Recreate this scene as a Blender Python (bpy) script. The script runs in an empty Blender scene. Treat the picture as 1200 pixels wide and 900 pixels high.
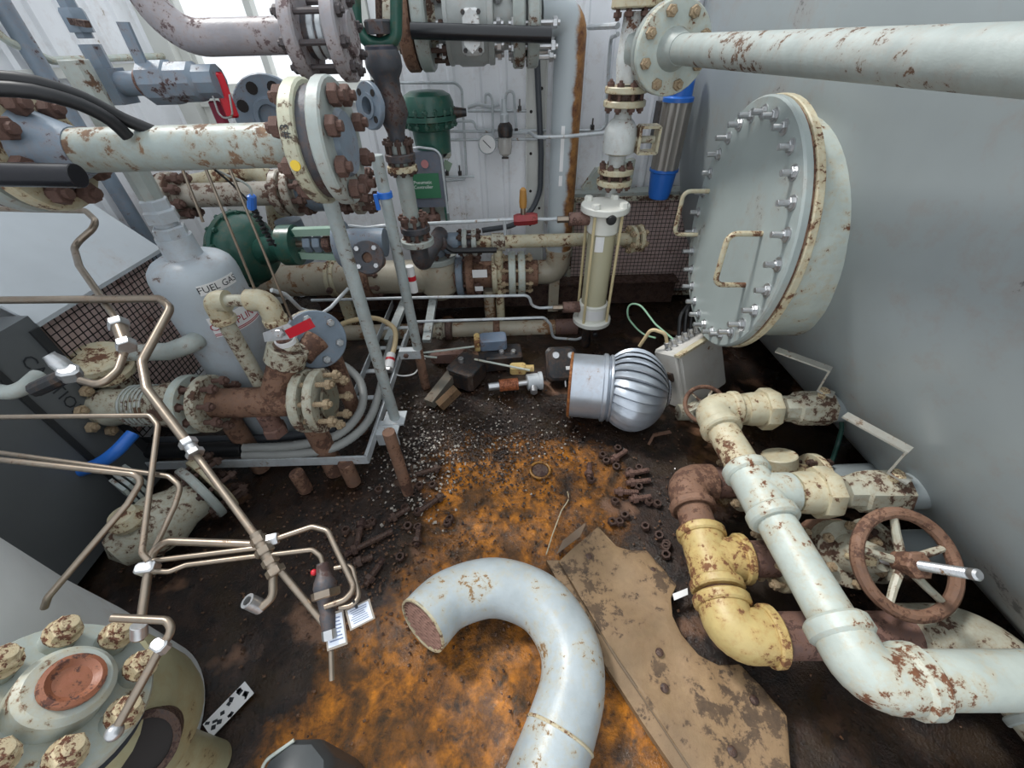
import bpy, math, random
from mathutils import Vector as V, Matrix, Euler
random.seed(7)
scene = bpy.context.scene
COL = scene.collection
PI = math.pi

# ------------------------------------------------------------------ camera
F_PX, PITCH, ROLL, EYE = 470.0, math.radians(40.5), math.radians(1.6), V((0, 0, 1.5))
_F = V((0, math.cos(PITCH), -math.sin(PITCH)))
_U0 = V((0, math.sin(PITCH), math.cos(PITCH)))
_R0 = V((1, 0, 0))
_R = _R0*math.cos(ROLL) - _U0*math.sin(ROLL)
_U = _R0*math.sin(ROLL) + _U0*math.cos(ROLL)
cam = bpy.data.cameras.new('camera')
cam.sensor_width = 36.0
cam.lens = 36.0*F_PX/1200.0
cam.clip_start = 0.02
camo = bpy.data.objects.new('camera', cam)
COL.objects.link(camo)
m = Matrix.Identity(4)
for i in range(3):
    m[i][0] = _R[i]; m[i][1] = _U[i]; m[i][2] = -_F[i]; m[i][3] = EYE[i]
camo.matrix_world = m
scene.camera = camo

# ------------------------------------------------------------------ light
world = bpy.data.worlds.new('daylight_sky')
scene.world = world
world.use_nodes = True
bg = world.node_tree.nodes['Background']
bg.inputs['Color'].default_value = (0.90, 0.95, 1.0, 1)
bg.inputs['Strength'].default_value = 1.12
sun = bpy.data.lights.new('sun', 'SUN')
sun.energy = 2.0
sun.angle = math.radians(9)
sun.color = (1.0, 0.98, 0.94)
suno = bpy.data.objects.new('sun', sun)
COL.objects.link(suno)
suno.rotation_euler = V((0.55, -0.36, -1.0)).to_track_quat('-Z', 'Y').to_euler()
suno.location = (-2, 2, 5)
vs = scene.view_settings
vs.view_transform = 'Standard'
vs.look = 'None'
vs.exposure = 0.32
vs.gamma = 1.0
vs.use_curve_mapping = False


def at(px, py, X=None, Y=None, Z=None, d=None):
    """point of the place seen at photo pixel (px, py), on a given plane"""
    D = _F + _R*((px-600)/F_PX) + _U*((450-py)/F_PX)
    t = d if d is not None else (X/D.x if X is not None else (Y/D.y if Y is not None else (Z-EYE.z)/D.z))
    return EYE + D*t


def sz(p, px):
    return px*(V(p)-EYE).dot(_F)/F_PX


# ------------------------------------------------------------------ materials
def lin(c):
    return tuple((x/255/12.92 if x/255 <= 0.04045 else ((x/255+0.055)/1.055)**2.4) for x in c)


MATS = {}


def new_mat(name):
    m = bpy.data.materials.new(name)
    m.use_nodes = True
    nt = m.node_tree
    return m, nt, nt.nodes, nt.links, nt.nodes['Principled BSDF']


def ramp(nodes, p0, p1, c0=(0, 0, 0, 1), c1=(1, 1, 1, 1)):
    r = nodes.new('ShaderNodeValToRGB')
    r.color_ramp.elements[0].position = p0
    r.color_ramp.elements[1].position = p1
    r.color_ramp.elements[0].color = c0
    r.color_ramp.elements[1].color = c1
    return r


def noise(nodes, links, co, scale, detail=5, rough=0.6, dist=0.0):
    n = nodes.new('ShaderNodeTexNoise')
    n.inputs['Scale'].default_value = scale
    n.inputs['Detail'].default_value = detail
    n.inputs['Roughness'].default_value = rough
    n.inputs['Distortion'].default_value = dist
    links.new(co, n.inputs['Vector'])
    return n


def mixc(nodes, links, fac, a, b, mode='MIX'):
    x = nodes.new('ShaderNodeMix')
    x.data_type = 'RGBA'
    x.blend_type = mode
    for s, v in ((x.inputs[0], fac), (x.inputs[6], a), (x.inputs[7], b)):
        if hasattr(v, 'is_output'):
            links.new(v, s)
        elif isinstance(v, (int, float)):
            s.default_value = v
        else:
            s.default_value = (*v, 1) if len(v) == 3 else v
    return x.outputs[2]


def paint(name, col, rust=0.3, rcol=(92, 52, 34), rcol2=(60, 34, 26), scale=14, rough=0.42, metal=0.0, bump=0.25, stain=None, var=0.14):
    """painted or bare metal; rust 0..1 is how much of it has gone to rust"""
    if name in MATS:
        return MATS[name]
    m, nt, N, L, b = new_mat(name)
    tc = N.new('ShaderNodeTexCoord')
    co = tc.outputs['Object']
    nf = noise(N, L, co, scale*2.3, 8, 0.72, 0.2)
    nb = noise(N, L, co, scale*0.42, 3, 0.55, 0.4)
    n1 = N.new('ShaderNodeMath'); n1.operation = 'MULTIPLY_ADD'; n1.inputs[1].default_value = 0.62
    mb2 = N.new('ShaderNodeMath'); mb2.operation = 'MULTIPLY'; mb2.inputs[1].default_value = 0.46
    L.new(nb.outputs['Fac'], mb2.inputs[0]); L.new(nf.outputs['Fac'], n1.inputs[0]); L.new(mb2.outputs[0], n1.inputs[2])
    t = 0.54+0.068*(2.2-4.2*rust)
    r1 = ramp(N, t-0.010, t+0.022)
    L.new(n1.outputs[0], r1.inputs['Fac'])
    n2 = noise(N, L, co, scale*0.45, 4, 0.6)
    c0 = lin(col)
    dark = tuple(x*(1-var*1.6) for x in c0)
    lite = tuple(min(1, x*(1+var*0.6)) for x in c0)
    r2 = ramp(N, 0.3, 0.7, (*dark, 1), (*lite, 1))
    L.new(n2.outputs['Fac'], r2.inputs['Fac'])
    n3 = noise(N, L, co, scale*3.1, 5, 0.7)
    r3 = ramp(N, 0.3, 0.72, (*lin(rcol2), 1), (*lin(rcol), 1))
    L.new(n3.outputs['Fac'], r3.inputs['Fac'])
    base = r2.outputs['Color']
    # stain halo round the rust
    if rust > 0.02:
        r4 = ramp(N, t-0.11, t+0.015)
        L.new(n1.outputs[0], r4.inputs['Fac'])
        mm = N.new('ShaderNodeMath'); mm.operation = 'MULTIPLY'; mm.inputs[1].default_value = 0.45
        L.new(r4.outputs['Color'], mm.inputs[0])
        sc = lin(stain) if stain else tuple(0.55*x+0.45*y for x, y in zip(c0, lin((150, 100, 50))))
        base = mixc(N, L, mm.outputs[0], base, sc)
        base = mixc(N, L, r1.outputs['Color'], base, r3.outputs['Color'])
        rr = N.new('ShaderNodeMapRange')
        rr.inputs['To Min'].default_value = rough
        rr.inputs['To Max'].default_value = 0.85
        L.new(r1.outputs['Color'], rr.inputs['Value'])
        L.new(rr.outputs['Result'], b.inputs['Roughness'])
        if metal:
            rm = N.new('ShaderNodeMapRange')
            rm.inputs['To Min'].default_value = metal
            rm.inputs['To Max'].default_value = 0.0
            L.new(r1.outputs['Color'], rm.inputs['Value'])
            L.new(rm.outputs['Result'], b.inputs['Metallic'])
    else:
        b.inputs['Roughness'].default_value = rough
        b.inputs['Metallic'].default_value = metal
    L.new(base, b.inputs['Base Color'])
    if bump:
        bm = N.new('ShaderNodeBump')
        bm.inputs['Strength'].default_value = bump
        bm.inputs['Distance'].default_value = 0.004
        L.new(n3.outputs['Fac'], bm.inputs['Height'])
        L.new(bm.outputs['Normal'], b.inputs['Normal'])
    MATS[name] = m
    return m


def plain(name, col, rough=0.5, metal=0.0, **kw):
    return paint(name, col, rust=0, rough=rough, metal=metal, bump=kw.get('bump', 0.05), scale=kw.get('scale', 9), var=kw.get('var', 0.06))


M_PALE = lambda: paint('pale_paint', (188, 197, 190), 0.24, (128, 84, 56), (92, 58, 44), 16, stain=(186, 160, 112))
M_CREAM = lambda: paint('cream_paint', (200, 194, 168), 0.36, (116, 78, 54), (84, 58, 46), 18, stain=(176, 142, 92))
M_GREY = lambda: paint('grey_paint', (166, 174, 170), 0.22, (112, 84, 62), (80, 60, 50), 15)
M_BLUEGREY = lambda: paint('blue_grey_paint', (122, 136, 150), 0.2, (88, 66, 64), (60, 46, 48), 18)
M_DARKGREY = lambda: paint('dark_worn_metal', (74, 76, 82), 0.34, (84, 60, 54), (48, 36, 36), 22, rough=0.5, metal=0.3)
M_RUST = lambda: paint('brown_rust', (132, 102, 86), 0.5, (108, 76, 60), (74, 54, 46), 20, rough=0.75, bump=0.5, var=0.25)
M_RUSTY_YELLOW = lambda: paint('rusty_yellow_paint', (200, 178, 120), 0.36, (134, 92, 58), (104, 68, 48), 20, stain=(160, 112, 56))
M_MAROON = lambda: paint('maroon_primer', (118, 92, 86), 0.4, (96, 70, 62), (72, 54, 50), 24, rough=0.6)
M_WORN = lambda: paint('rust_worn_paint', (186, 186, 170), 0.42, (104, 76, 60), (70, 52, 44), 20, stain=(146, 118, 84))
M_STEEL = lambda: paint('stainless_tube', (150, 138, 124), 0.14, (112, 92, 78), (84, 72, 64), 40, rough=0.34, metal=0.8, bump=0.05)
M_ZINC = lambda: paint('zinc_bolt', (196, 198, 200), 0.12, (140, 110, 80), (110, 84, 64), 40, rough=0.3, metal=0.8, bump=0.1)
M_GALV = lambda: paint('galvanised', (196, 202, 206), 0.08, (150, 124, 96), (114, 94, 76), 30, rough=0.38, metal=0.2, bump=0.08)
M_BOLTRUST = lambda: paint('rusted_bolt', (106, 82, 76), 0.5, (86, 62, 56), (56, 44, 42), 60, rough=0.75, bump=0.4)
M_BOLTDARK = lambda: paint('dark_bolt', (66, 54, 52), 0.5, (70, 46, 40), (40, 30, 30), 60, rough=0.55, bump=0.4)
M_BOLTMIX = lambda: paint('flaking_bolt', (206, 192, 158), 0.52, (118, 72, 50), (84, 54, 44), 60, rough=0.6, bump=0.4)
M_GREEN = lambda: paint('dark_green_enamel', (38, 84, 72), 0.1, (40, 50, 44), (30, 40, 36), 16, rough=0.3)
M_BLACK = lambda: plain('black_rubber', (22, 23, 26), 0.45)
M_BLACKPL = lambda: paint('black_plastic', (34, 36, 40), 0.25, (74, 68, 62), (56, 50, 46), 30, rough=0.45)
M_WHITEPL = lambda: plain('white_plastic', (226, 226, 218), 0.4)
M_BLUE = lambda: plain('blue_plastic', (44, 112, 206), 0.35)
M_RED = lambda: plain('red_plastic', (196, 34, 48), 0.35)
M_PAPER = lambda: plain('white_label', (232, 232, 232), 0.55)
M_INK = lambda: plain('black_ink', (40, 44, 50), 0.6)
M_REDINK = lambda: plain('red_ink', (170, 40, 60), 0.6)
M_BORE = lambda: plain('dark_bore', (34, 28, 26), 0.8)


# ------------------------------------------------------------------ mesh building
def frame(axis):
    a = V(axis).normalized()
    h = V((0, 0, 1)) if abs(a.z) < 0.95 else V((0, 1, 0))
    x = h.cross(a).normalized()
    y = a.cross(x).normalized()
    return x, y, a


class MB:
    def __init__(s):
        s.v = []; s.f = []

    def ring(s, c, x, y, r, n):
        i0 = len(s.v)
        for k in range(n):
            t = 2*PI*k/n
            s.v.append(c + x*(r*math.cos(t)) + y*(r*math.sin(t)))
        return list(range(i0, i0+n))

    def bridge(s, a, b):
        n = len(a)
        for k in range(n):
            s.f.append((a[k], a[(k+1) % n], b[(k+1) % n], b[k]))

    def lathe(s, prof, o, axis, n=24, closed=False):
        o = V(o); x, y, a = frame(axis)
        first = last = None
        for (r, h) in prof:
            c = o + a*h
            if r <= 1e-6:
                s.v.append(c); rg = [len(s.v)-1]
            else:
                rg = s.ring(c, x, y, r, n)
            if last is not None:
                if len(last) == 1 and len(rg) > 1:
                    for k in range(n): s.f.append((last[0], rg[(k+1) % n], rg[k]))
                elif len(rg) == 1 and len(last) > 1:
                    for k in range(n): s.f.append((last[k], last[(k+1) % n], rg[0]))
                elif len(rg) > 1:
                    s.bridge(last, rg)
            else:
                first = rg
            last = rg
        if closed and len(first) > 1 and len(last) > 1:
            s.bridge(last, first)
        return s

    def cyl(s, p0, p1, r0, r1=None, n=16):
        p0, p1 = V(p0), V(p1)
        r1 = r0 if r1 is None else r1
        L = (p1-p0).length
        b = min(r0, r1, L)*0.06
        return s.lathe([(0, 0), (r0-b, 0), (r0, b), (r1, L-b), (r1-b, L), (0, L)], p0, p1-p0, n)

    def hollow(s, p0, p1, r, ri, n=20):
        p0, p1 = V(p0), V(p1); L = (p1-p0).length
        return s.lathe([(ri, 0), (r, 0), (r, L), (ri, L)], p0, p1-p0, n, True)

    def nut(s, c, axis, r, h):
        c = V(c); a = V(axis).normalized()
        return s.lathe([(0, 0), (r, 0), (r, h*0.85), (r*0.88, h), (0, h)], c, a, 6)

    def disc(s, c, axis, R, t, bore=0.0, n=28):
        """flange disc centred on c"""
        a = V(axis).normalized(); e = min(t*0.14, R*0.05)
        o = V(c)-a*(t/2)
        if bore > 0:
            return s.lathe([(bore, 0), (R-e, 0), (R, e), (R, t-e), (R-e, t), (bore, t)], o, a, n, True)
        return s.lathe([(0, 0), (R-e, 0), (R, e), (R, t-e), (R-e, t), (0, t)], o, a, n)

    def box(s, c, size, rot=None):
        c = V(c); hx, hy, hz = size[0]/2, size[1]/2, size[2]/2
        R = rot if rot is not None else Matrix.Identity(3)
        i = len(s.v)
        for dx, dy, dz in ((-1,-1,-1),(1,-1,-1),(1,1,-1),(-1,1,-1),(-1,-1,1),(1,-1,1),(1,1,1),(-1,1,1)):
            s.v.append(c + R @ V((dx*hx, dy*hy, dz*hz)))
        for q in ((0,3,2,1),(4,5,6,7),(0,1,5,4),(1,2,6,5),(2,3,7,6),(3,0,4,7)):
            s.f.append(tuple(i+k for k in q))
        return s

    def rbox(s, c, size, rot=None, e=None):
        """box with chamfered upright edges and top rim (local z)"""
        c = V(c); R = rot if rot is not None else Matrix.Identity(3)
        hx, hy, hz = size[0]/2, size[1]/2, size[2]/2
        e = e if e is not None else min(size)*0.12
        def loop(x, y, z, e):
            return [V((x-e, -y, z)), V((x, -y+e, z)), V((x, y-e, z)), V((x-e, y, z)), V((-x+e, y, z)), V((-x, y-e, z)), V((-x, -y+e, z)), V((-x+e, -y, z))]
        q = e*0.6
        rings = []
        for (x, y, z) in ((hx-q, hy-q, -hz), (hx, hy, -hz+q), (hx, hy, hz-q), (hx-q, hy-q, hz)):
            i0 = len(s.v)
            for p in loop(x, y, z, e): s.v.append(c + R @ p)
            rings.append(list(range(i0, i0+8)))
        for a, b in zip(rings, rings[1:]): s.bridge(a, b)
        s.f.append(tuple(reversed(rings[0]))); s.f.append(tuple(rings[-1]))
        return s

    def bar(s, p0, p1, w, h, up=(0, 0, 1)):
        """rectangular bar from p0 to p1; w across, h along up"""
        p0, p1 = V(p0), V(p1)
        d = (p1-p0); L = d.length; d.normalize()
        u = V(up); x = d.cross(u)
        if x.length < 1e-4: x = d.cross(V((1, 0, 0)))
        x.normalize(); u = x.cross(d).normalized()
        R = Matrix((x, d, u)).transposed()
        return s.box((p0+p1)/2, (w, L, h), R)

    def tube(s, pts, r, bend=0.0, n=12, cap=True, seg=6, ri=None):
        path = round_path([V(p) for p in pts], bend, seg)
        rs = r if callable(r) else (lambda t: r)
        # parallel transport
        d0 = (path[1]-path[0]).normalized()
        x, y, _ = frame(d0)
        tot = sum((b-a).length for a, b in zip(path, path[1:])) or 1
        acc = 0; prev = None; dprev = d0; first = None
        for i, p in enumerate(path):
            if i > 0: acc += (p-path[i-1]).length
            if i == 0: d = d0
            elif i == len(path)-1: d = (p-path[i-1]).normalized()
            else:
                d = ((p-path[i-1]).normalized() + (path[i+1]-p).normalized())
                d = d.normalized() if d.length > 1e-6 else dprev
            q = dprev.rotation_difference(d)
            x = q @ x; y = q @ y; dprev = d
            rad = rs(acc/tot)
            # keep true radius through mitres
            rg = s.ring(p, x, y, rad, n)
            if prev: s.bridge(prev, rg)
            else: first = rg
            prev = rg
        if cap:
            s.f.append(tuple(reversed(first))); s.f.append(tuple(prev))
        return s

    def torus(s, c, axis, R, r, n=32, k=10):
        c = V(c); x, y, a = frame(axis)
        rings = []
        for i in range(n):
            t = 2*PI*i/n; e = x*math.cos(t)+y*math.sin(t)
            rings.append(s.ring(c+e*R, e, a, r, k))
        for i in range(n): s.bridge(rings[i], rings[(i+1) % n])
        return s

    def ball(s, c, r, n=16, k=8, sq=(1, 1, 1)):
        c = V(c); i0 = len(s.v)
        s.lathe([(r*math.sin(PI*j/k), -r*math.cos(PI*j/k)) for j in range(k+1)], (0, 0, 0), (0, 0, 1), n)
        for i in range(i0, len(s.v)):
            p = s.v[i]; s.v[i] = c + V((p.x*sq[0], p.y*sq[1], p.z*sq[2]))
        return s

    def prism(s, poly, o, x, y, depth):
        """2-d polygon (list of (a,b)) at o in axes x,y pushed by depth along x cross y"""
        o, x, y = V(o), V(x).normalized(), V(y).normalized(); z = x.cross(y)
        i = len(s.v); n = len(poly)
        for h in (0, depth):
            for a, b in poly: s.v.append(o + x*a + y*b + z*h)
        s.f.append(tuple(reversed(range(i, i+n)))); s.f.append(tuple(range(i+n, i+2*n)))
        for k in range(n): s.f.append((i+k, i+(k+1) % n, i+n+(k+1) % n, i+n+k))
        return s

    def mesh(s, name, loc=(0, 0, 0), smooth=True):
        me = bpy.data.meshes.new(name)
        l = V(loc)
        me.from_pydata([tuple(p-l) for p in s.v], [], s.f)
        me.update()
        if smooth:
            me.polygons.foreach_set('use_smooth', [True]*len(me.polygons))
            me.set_sharp_from_angle(angle=math.radians(35))
        return me


def round_path(pts, bend, seg=6):
    if bend <= 0 or len(pts) < 3: return pts
    out = [pts[0]]
    for a, p, b in zip(pts, pts[1:], pts[2:]):
        d1 = (a-p); d2 = (b-p)
        l1, l2 = d1.length, d2.length
        if l1 < 1e-6 or l2 < 1e-6: continue
        d1.normalize(); d2.normalize()
        ang = d1.angle(d2)
        if ang > PI-0.03: out.append(p); continue
        tl = min(bend/math.tan(ang/2), l1*0.49, l2*0.49)
        r = tl*math.tan(ang/2)
        c = p + (d1+d2).normalized()*(r/math.sin(ang/2))
        s0 = p+d1*tl-c; s1 = p+d2*tl-c
        k = max(2, int(seg*(PI-ang)/(PI/2))+1)
        for i in range(k+1):
            out.append(c + s0.slerp(s1, i/k).normalized()*r)
    out.append(pts[-1])
    return out


def link(name, me, mat, parent=None):
    o = bpy.data.objects.new(name, me)
    COL.objects.link(o)
    if mat is not None and me is not None and len(me.materials) == 0: me.materials.append(mat)
    if parent is not None: o.parent = parent
    return o


class Thing:
    """an Empty at the thing's base that parents its parts; parts are given in world space"""
    def __init__(s, name, label, cat, loc, group=None):
        s.loc = V(loc)
        s.o = bpy.data.objects.new(name, None)
        COL.objects.link(s.o)
        s.o.empty_display_size = 0.05
        s.o.location = s.loc
        s.o['label'] = label; s.o['category'] = cat
        if group: s.o['group'] = group

    def add(s, name, mb, mat, parent=None, label=None, kind=None, smooth=True):
        o = link(name, mb.mesh(name, s.loc, smooth), mat, parent or s.o)
        if label: o['label'] = label
        if kind: o['kind'] = kind
        return o

    def put(s, name, me, mat, M, parent=None):
        """shared mesh with a world matrix"""
        o = link(name, me, mat, parent or s.o)
        o.matrix_local = Matrix.Translation(-s.loc) @ M
        return o


def solo(name, label, cat, mb, mat, loc=None, group=None, kind=None):
    if loc is None:
        zs = min(p.z for p in mb.v); n = len(mb.v)
        loc = V((sum(p.x for p in mb.v)/n, sum(p.y for p in mb.v)/n, zs))
    o = link(name, mb.mesh(name, loc), mat)
    o.location = loc
    o['label'] = label
    if cat: o['category'] = cat
    if group: o['group'] = group
    if kind: o['kind'] = kind
    return o


def struct(name, mb, mat, smooth=False):
    o = link(name, mb.mesh(name, (0, 0, 0), smooth), mat)
    o['kind'] = 'structure'
    return o


BOLT = {}


def bolt_mesh(Lr, mat):
    k = (round(Lr*2)/2, mat.name)
    if k not in BOLT:
        L = k[0]; b = MB()
        for sgn in (-1, 1):
            b.nut((0, 0, sgn*L/2), (0, 0, sgn), 1.0, 0.9)
        b.lathe([(0, -L/2-1.5), (0.5, -L/2-1.4), (0.5, L/2+1.4), (0, L/2+1.5)], (0, 0, 0), (0, 0, 1), 8)
        me = b.mesh('bolt'); me.materials.append(mat)
        BOLT[k] = me
    return BOLT[k]


def bolts(T, parent, c, axis, Rb, n, r, L, mat, phase=0.0, name='bolt', only=None):
    x, y, a = frame(axis)
    me = bolt_mesh(L/r, mat)
    q = Matrix((x, y, a)).transposed().to_4x4()
    for k in range(n):
        if only and k not in only: continue
        t = phase + 2*PI*k/n
        p = V(c) + x*(Rb*math.cos(t)) + y*(Rb*math.sin(t))
        spin = Matrix.Rotation(random.random()*PI, 4, 'Z')
        T.put(name, me, mat, Matrix.Translation(p) @ q @ spin @ Matrix.Scale(r, 4), parent)


def flange(T, c, axis, R, t, mat, n=8, br=None, bmat=None, bore=0.0, Rb=None, L=None, phase=0.2, name='flange', parent=None):
    """one flange disc with its bolts"""
    o = T.add(name, MB().disc(c, axis, R, t, bore), mat, parent)
    if n:
        br = br or R*0.11
        bolts(T, o, c, axis, Rb or R*0.78, n, br, L or t*1.05, bmat, phase)
    return o


def flange_pair(T, c, axis, R, t, gap, mat, n=8, br=None, bmat=None, mat2=None, gasket=True, phase=0.2, R2=None, hub=None, hublen=0.0):
    """two flanges bolted face to face, a narrow gap or gasket between"""
    a = V(axis).normalized(); c = V(c)
    br = br or R*0.11
    f1 = T.add('flange', MB().disc(c-a*(gap/2+t/2), a, R, t), mat)
    T.add('flange', MB().disc(c+a*(gap/2+t/2), a, R2 or R, t), mat2 or mat)
    if gasket:
        T.add('gasket', MB().disc(c, a, R*0.66, gap*1.02), M_BOLTDARK())
    bolts(T, f1, c, a, R*0.8, n, br, gap+2*t, bmat or M_BOLTRUST(), phase)
    if hub:
        for sg in (-1, 1):
            o = c + a*sg*(gap/2+t)
            T.add('hub', MB().lathe([(0, 0), (hub*1.35, 0), (hub, hublen), (0, hublen)], o, a*sg, 20), mat)
    return f1


def band(T, c, axis, r, w, mat, name='collar', n=22, parent=None):
    a = V(axis).normalized()
    e = w*0.18
    return T.add(name, MB().lathe([(0, 0), (r-e, 0), (r, e), (r, w-e), (r-e, w), (0, w)], V(c)-a*(w/2), a, n), mat, parent)


def text_mesh(s, size, extr=0.0):
    cu = bpy.data.curves.new('lettering', 'FONT')
    cu.body = s; cu.size = size; cu.align_x = 'CENTER'; cu.align_y = 'CENTER'
    cu.resolution_u = 2
    o = bpy.data.objects.new('lettering', cu)
    COL.objects.link(o)
    bpy.context.view_layer.update()
    dg = bpy.context.evaluated_depsgraph_get()
    me = bpy.data.meshes.new_from_object(o.evaluated_get(dg))
    bpy.data.objects.remove(o); bpy.data.curves.remove(cu)
    return me


def lettering(T, s, size, o, x, y, mat, parent=None, wrap=None, lift=0.001):
    """flat lettering at o along x,y; wrap=(axis point, axis, radius) lays it round a cylinder"""
    me = text_mesh(s, size)
    o, x, y = V(o), V(x).normalized(), V(y).normalized(); z = x.cross(y)
    for v in me.vertices:
        a, b = v.co.x, v.co.y
        if wrap:
            r = wrap
            t = a/r
            p = o - z*r + (z*math.cos(t)+x*math.sin(t))*(r+lift) + y*b
        else:
            p = o + x*a + y*b + z*lift
        v.co = p - (T.loc if T else V((0, 0, 0)))
    me.materials.clear()
    return link('lettering', me, mat, parent or (T.o if T else None))


def patch(o, x, y, w, h, r, lift=0.0006, n=12):
    """label sheet wrapped round a cylinder of radius r, facing x cross y at o"""
    b = MB(); o, x, y = V(o), V(x).normalized(), V(y).normalized(); z = x.cross(y)
    for j in (0, 1):
        for k in range(n+1):
            t = (k/n-0.5)*w/r
            for rr in (r+lift, r+lift-0.002):
                b.v.append(o - z*r + (z*math.cos(t)+x*math.sin(t))*rr + y*((j-0.5)*h))
    q = 2*(n+1)
    for k in range(n):
        i = 2*k
        b.f.append((i, i+2, q+i+2, q+i))
        b.f.append((i+1, q+i+1, q+i+3, i+3))
        b.f.append((i, i+1, i+3, i+2)); b.f.append((q+i, q+i+2, q+i+3, q+i+1))
    b.f.append((0, q, q+1, 1)); i = 2*n; b.f.append((i, i+1, q+i+1, q+i))
    return b

# ================================================================== the setting
from mathutils import noise as mn


def floor_mat():
    m, nt, N, L, b = new_mat('wet_rusty_floor')
    tc = N.new('ShaderNodeTexCoord'); co = tc.outputs['Object']
    sep = N.new('ShaderNodeSeparateXYZ'); L.new(co, sep.inputs[0])
    big = noise(N, L, co, 1.9, 6, 0.66, 0.5)
    mid = noise(N, L, co, 7, 7, 0.7, 0.4)
    fine = noise(N, L, co, 46, 6, 0.75)
    def rng(sock, a, b_, c, d):
        r = N.new('ShaderNodeMapRange'); r.interpolation_type = 'SMOOTHSTEP'
        for k, v in zip(('From Min', 'From Max', 'To Min', 'To Max'), (a, b_, c, d)): r.inputs[k].default_value = v
        L.new(sock, r.inputs['Value']); return r.outputs['Result']
    def mth(op, a, b_):
        x = N.new('ShaderNodeMath'); x.operation = op
        for s, v in zip(x.inputs, (a, b_)):
            if hasattr(v, 'is_output'): L.new(v, s)
            else: s.default_value = v
        return x.outputs[0]
    # the ochre spill: a patch in the middle of the floor with ragged edges
    xl = mth('ADD', sep.outputs['X'], mth('MULTIPLY', mth('MAXIMUM', mth('SUBTRACT', 0.75, sep.outputs['Y']), 0.0), 0.5))
    px = mth('MULTIPLY', rng(xl, -0.72, -0.28, 0, 1), rng(sep.outputs['X'], 0.34, 0.75, 1, 0))
    py = rng(sep.outputs['Y'], 1.15, 1.70, 1, 0)
    patchm = mth('MULTIPLY', px, py)
    e = mth('ADD', mth('MULTIPLY', patchm, 0.42), mth('MULTIPLY', big.outputs['Fac'], 0.55))
    e = mth('ADD', e, mth('MULTIPLY', mid.outputs['Fac'], 0.5))
    om = ramp(N, 0.80, 1.0); L.new(e, om.inputs['Fac'])
    # colours
    fin2 = noise(N, L, co, 19, 7, 0.72, 0.3)
    rdark = ramp(N, 0.36, 0.70, (*lin((16, 12, 11)), 1), (*lin((62, 44, 34)), 1))
    L.new(fin2.outputs['Fac'], rdark.inputs['Fac'])
    ror = ramp(N, 0.36, 0.62, (*lin((70, 46, 14)), 1), (*lin((206, 128, 26)), 1))
    el = ror.color_ramp.elements.new(0.48); el.color = (*lin((150, 92, 18)), 1)
    L.new(fin2.outputs['Fac'], ror.inputs['Fac'])
    base = mixc(N, L, om.outputs['Color'], rdark.outputs['Color'], ror.outputs['Color'])
    # olive sludge film over part of the ochre
    n8 = noise(N, L, co, 4.1, 5, 0.6, 0.6); r8 = ramp(N, 0.50, 0.60); L.new(n8.outputs['Fac'], r8.inputs['Fac'])
    s8 = mth('MULTIPLY', r8.outputs['Color'], 0.72)
    base = mixc(N, L, s8, base, lin((48, 34, 16)))
    # dull sandy patches
    n5 = noise(N, L, co, 3.3, 4, 0.5); r5 = ramp(N, 0.61, 0.66); L.new(n5.outputs['Fac'], r5.inputs['Fac'])
    s5 = mth('MULTIPLY', r5.outputs['Color'], 0.7)
    base = mixc(N, L, s5, base, lin((132, 98, 76)))
    # fine specks
    r6 = ramp(N, 0.30, 0.42, (0.35, 0.3, 0.28, 1), (1, 1, 1, 1)); L.new(fine.outputs['Fac'], r6.inputs['Fac'])
    base = mixc(N, L, 1.0, base, r6.outputs['Color'], 'MULTIPLY')
    L.new(base, b.inputs['Base Color'])
    n7 = noise(N, L, co, 2.6, 5, 0.6)
    rw = ramp(N, 0.39, 0.53, (0.10, 0.10, 0.10, 1), (0.36, 0.36, 0.36, 1)); L.new(n7.outputs['Fac'], rw.inputs['Fac'])
    L.new(rw.outputs['Color'], b.inputs['Roughness'])
    b.inputs['Specular IOR Level'].default_value = 0.42
    bs = N.new('ShaderNodeMapRange'); bs.inputs['From Min'].default_value = 0.07; bs.inputs['From Max'].default_value = 0.36; bs.inputs['To Min'].default_value = 0.30; bs.inputs['To Max'].default_value = 0.9
    L.new(rw.outputs['Color'], bs.inputs['Value'])
    bp = N.new('ShaderNodeBump'); L.new(bs.outputs['Result'], bp.inputs['Strength']); bp.inputs['Distance'].default_value = 0.012
    vf = noise(N, L, co, 120, 4, 0.7)
    h = mth('ADD', mth('MULTIPLY', mid.outputs['Fac'], 0.6), mth('MULTIPLY', fine.outputs['Fac'], 0.5))
    h = mth('ADD', h, mth('MULTIPLY', vf.outputs['Fac'], 0.35))
    L.new(h, bp.inputs['Height']); L.new(bp.outputs['Normal'], b.inputs['Normal'])
    return m


b = MB()
nx, ny = 150, 150
for j in range(ny+1):
    for i in range(nx+1):
        x = -2.2+4.8*i/nx; y = -1.3+4.3*j/ny
        h = 0.007*mn.noise(V((x*9, y*9, 0)))+0.004*mn.noise(V((x*26, y*26, 3)))
        b.v.append(V((x, y, h-0.008)))
for j in range(ny):
    for i in range(nx):
        k = j*(nx+1)+i
        b.f.append((k, k+1, k+nx+2, k+nx+1))
struct('floor', b, floor_mat(), True)

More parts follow.
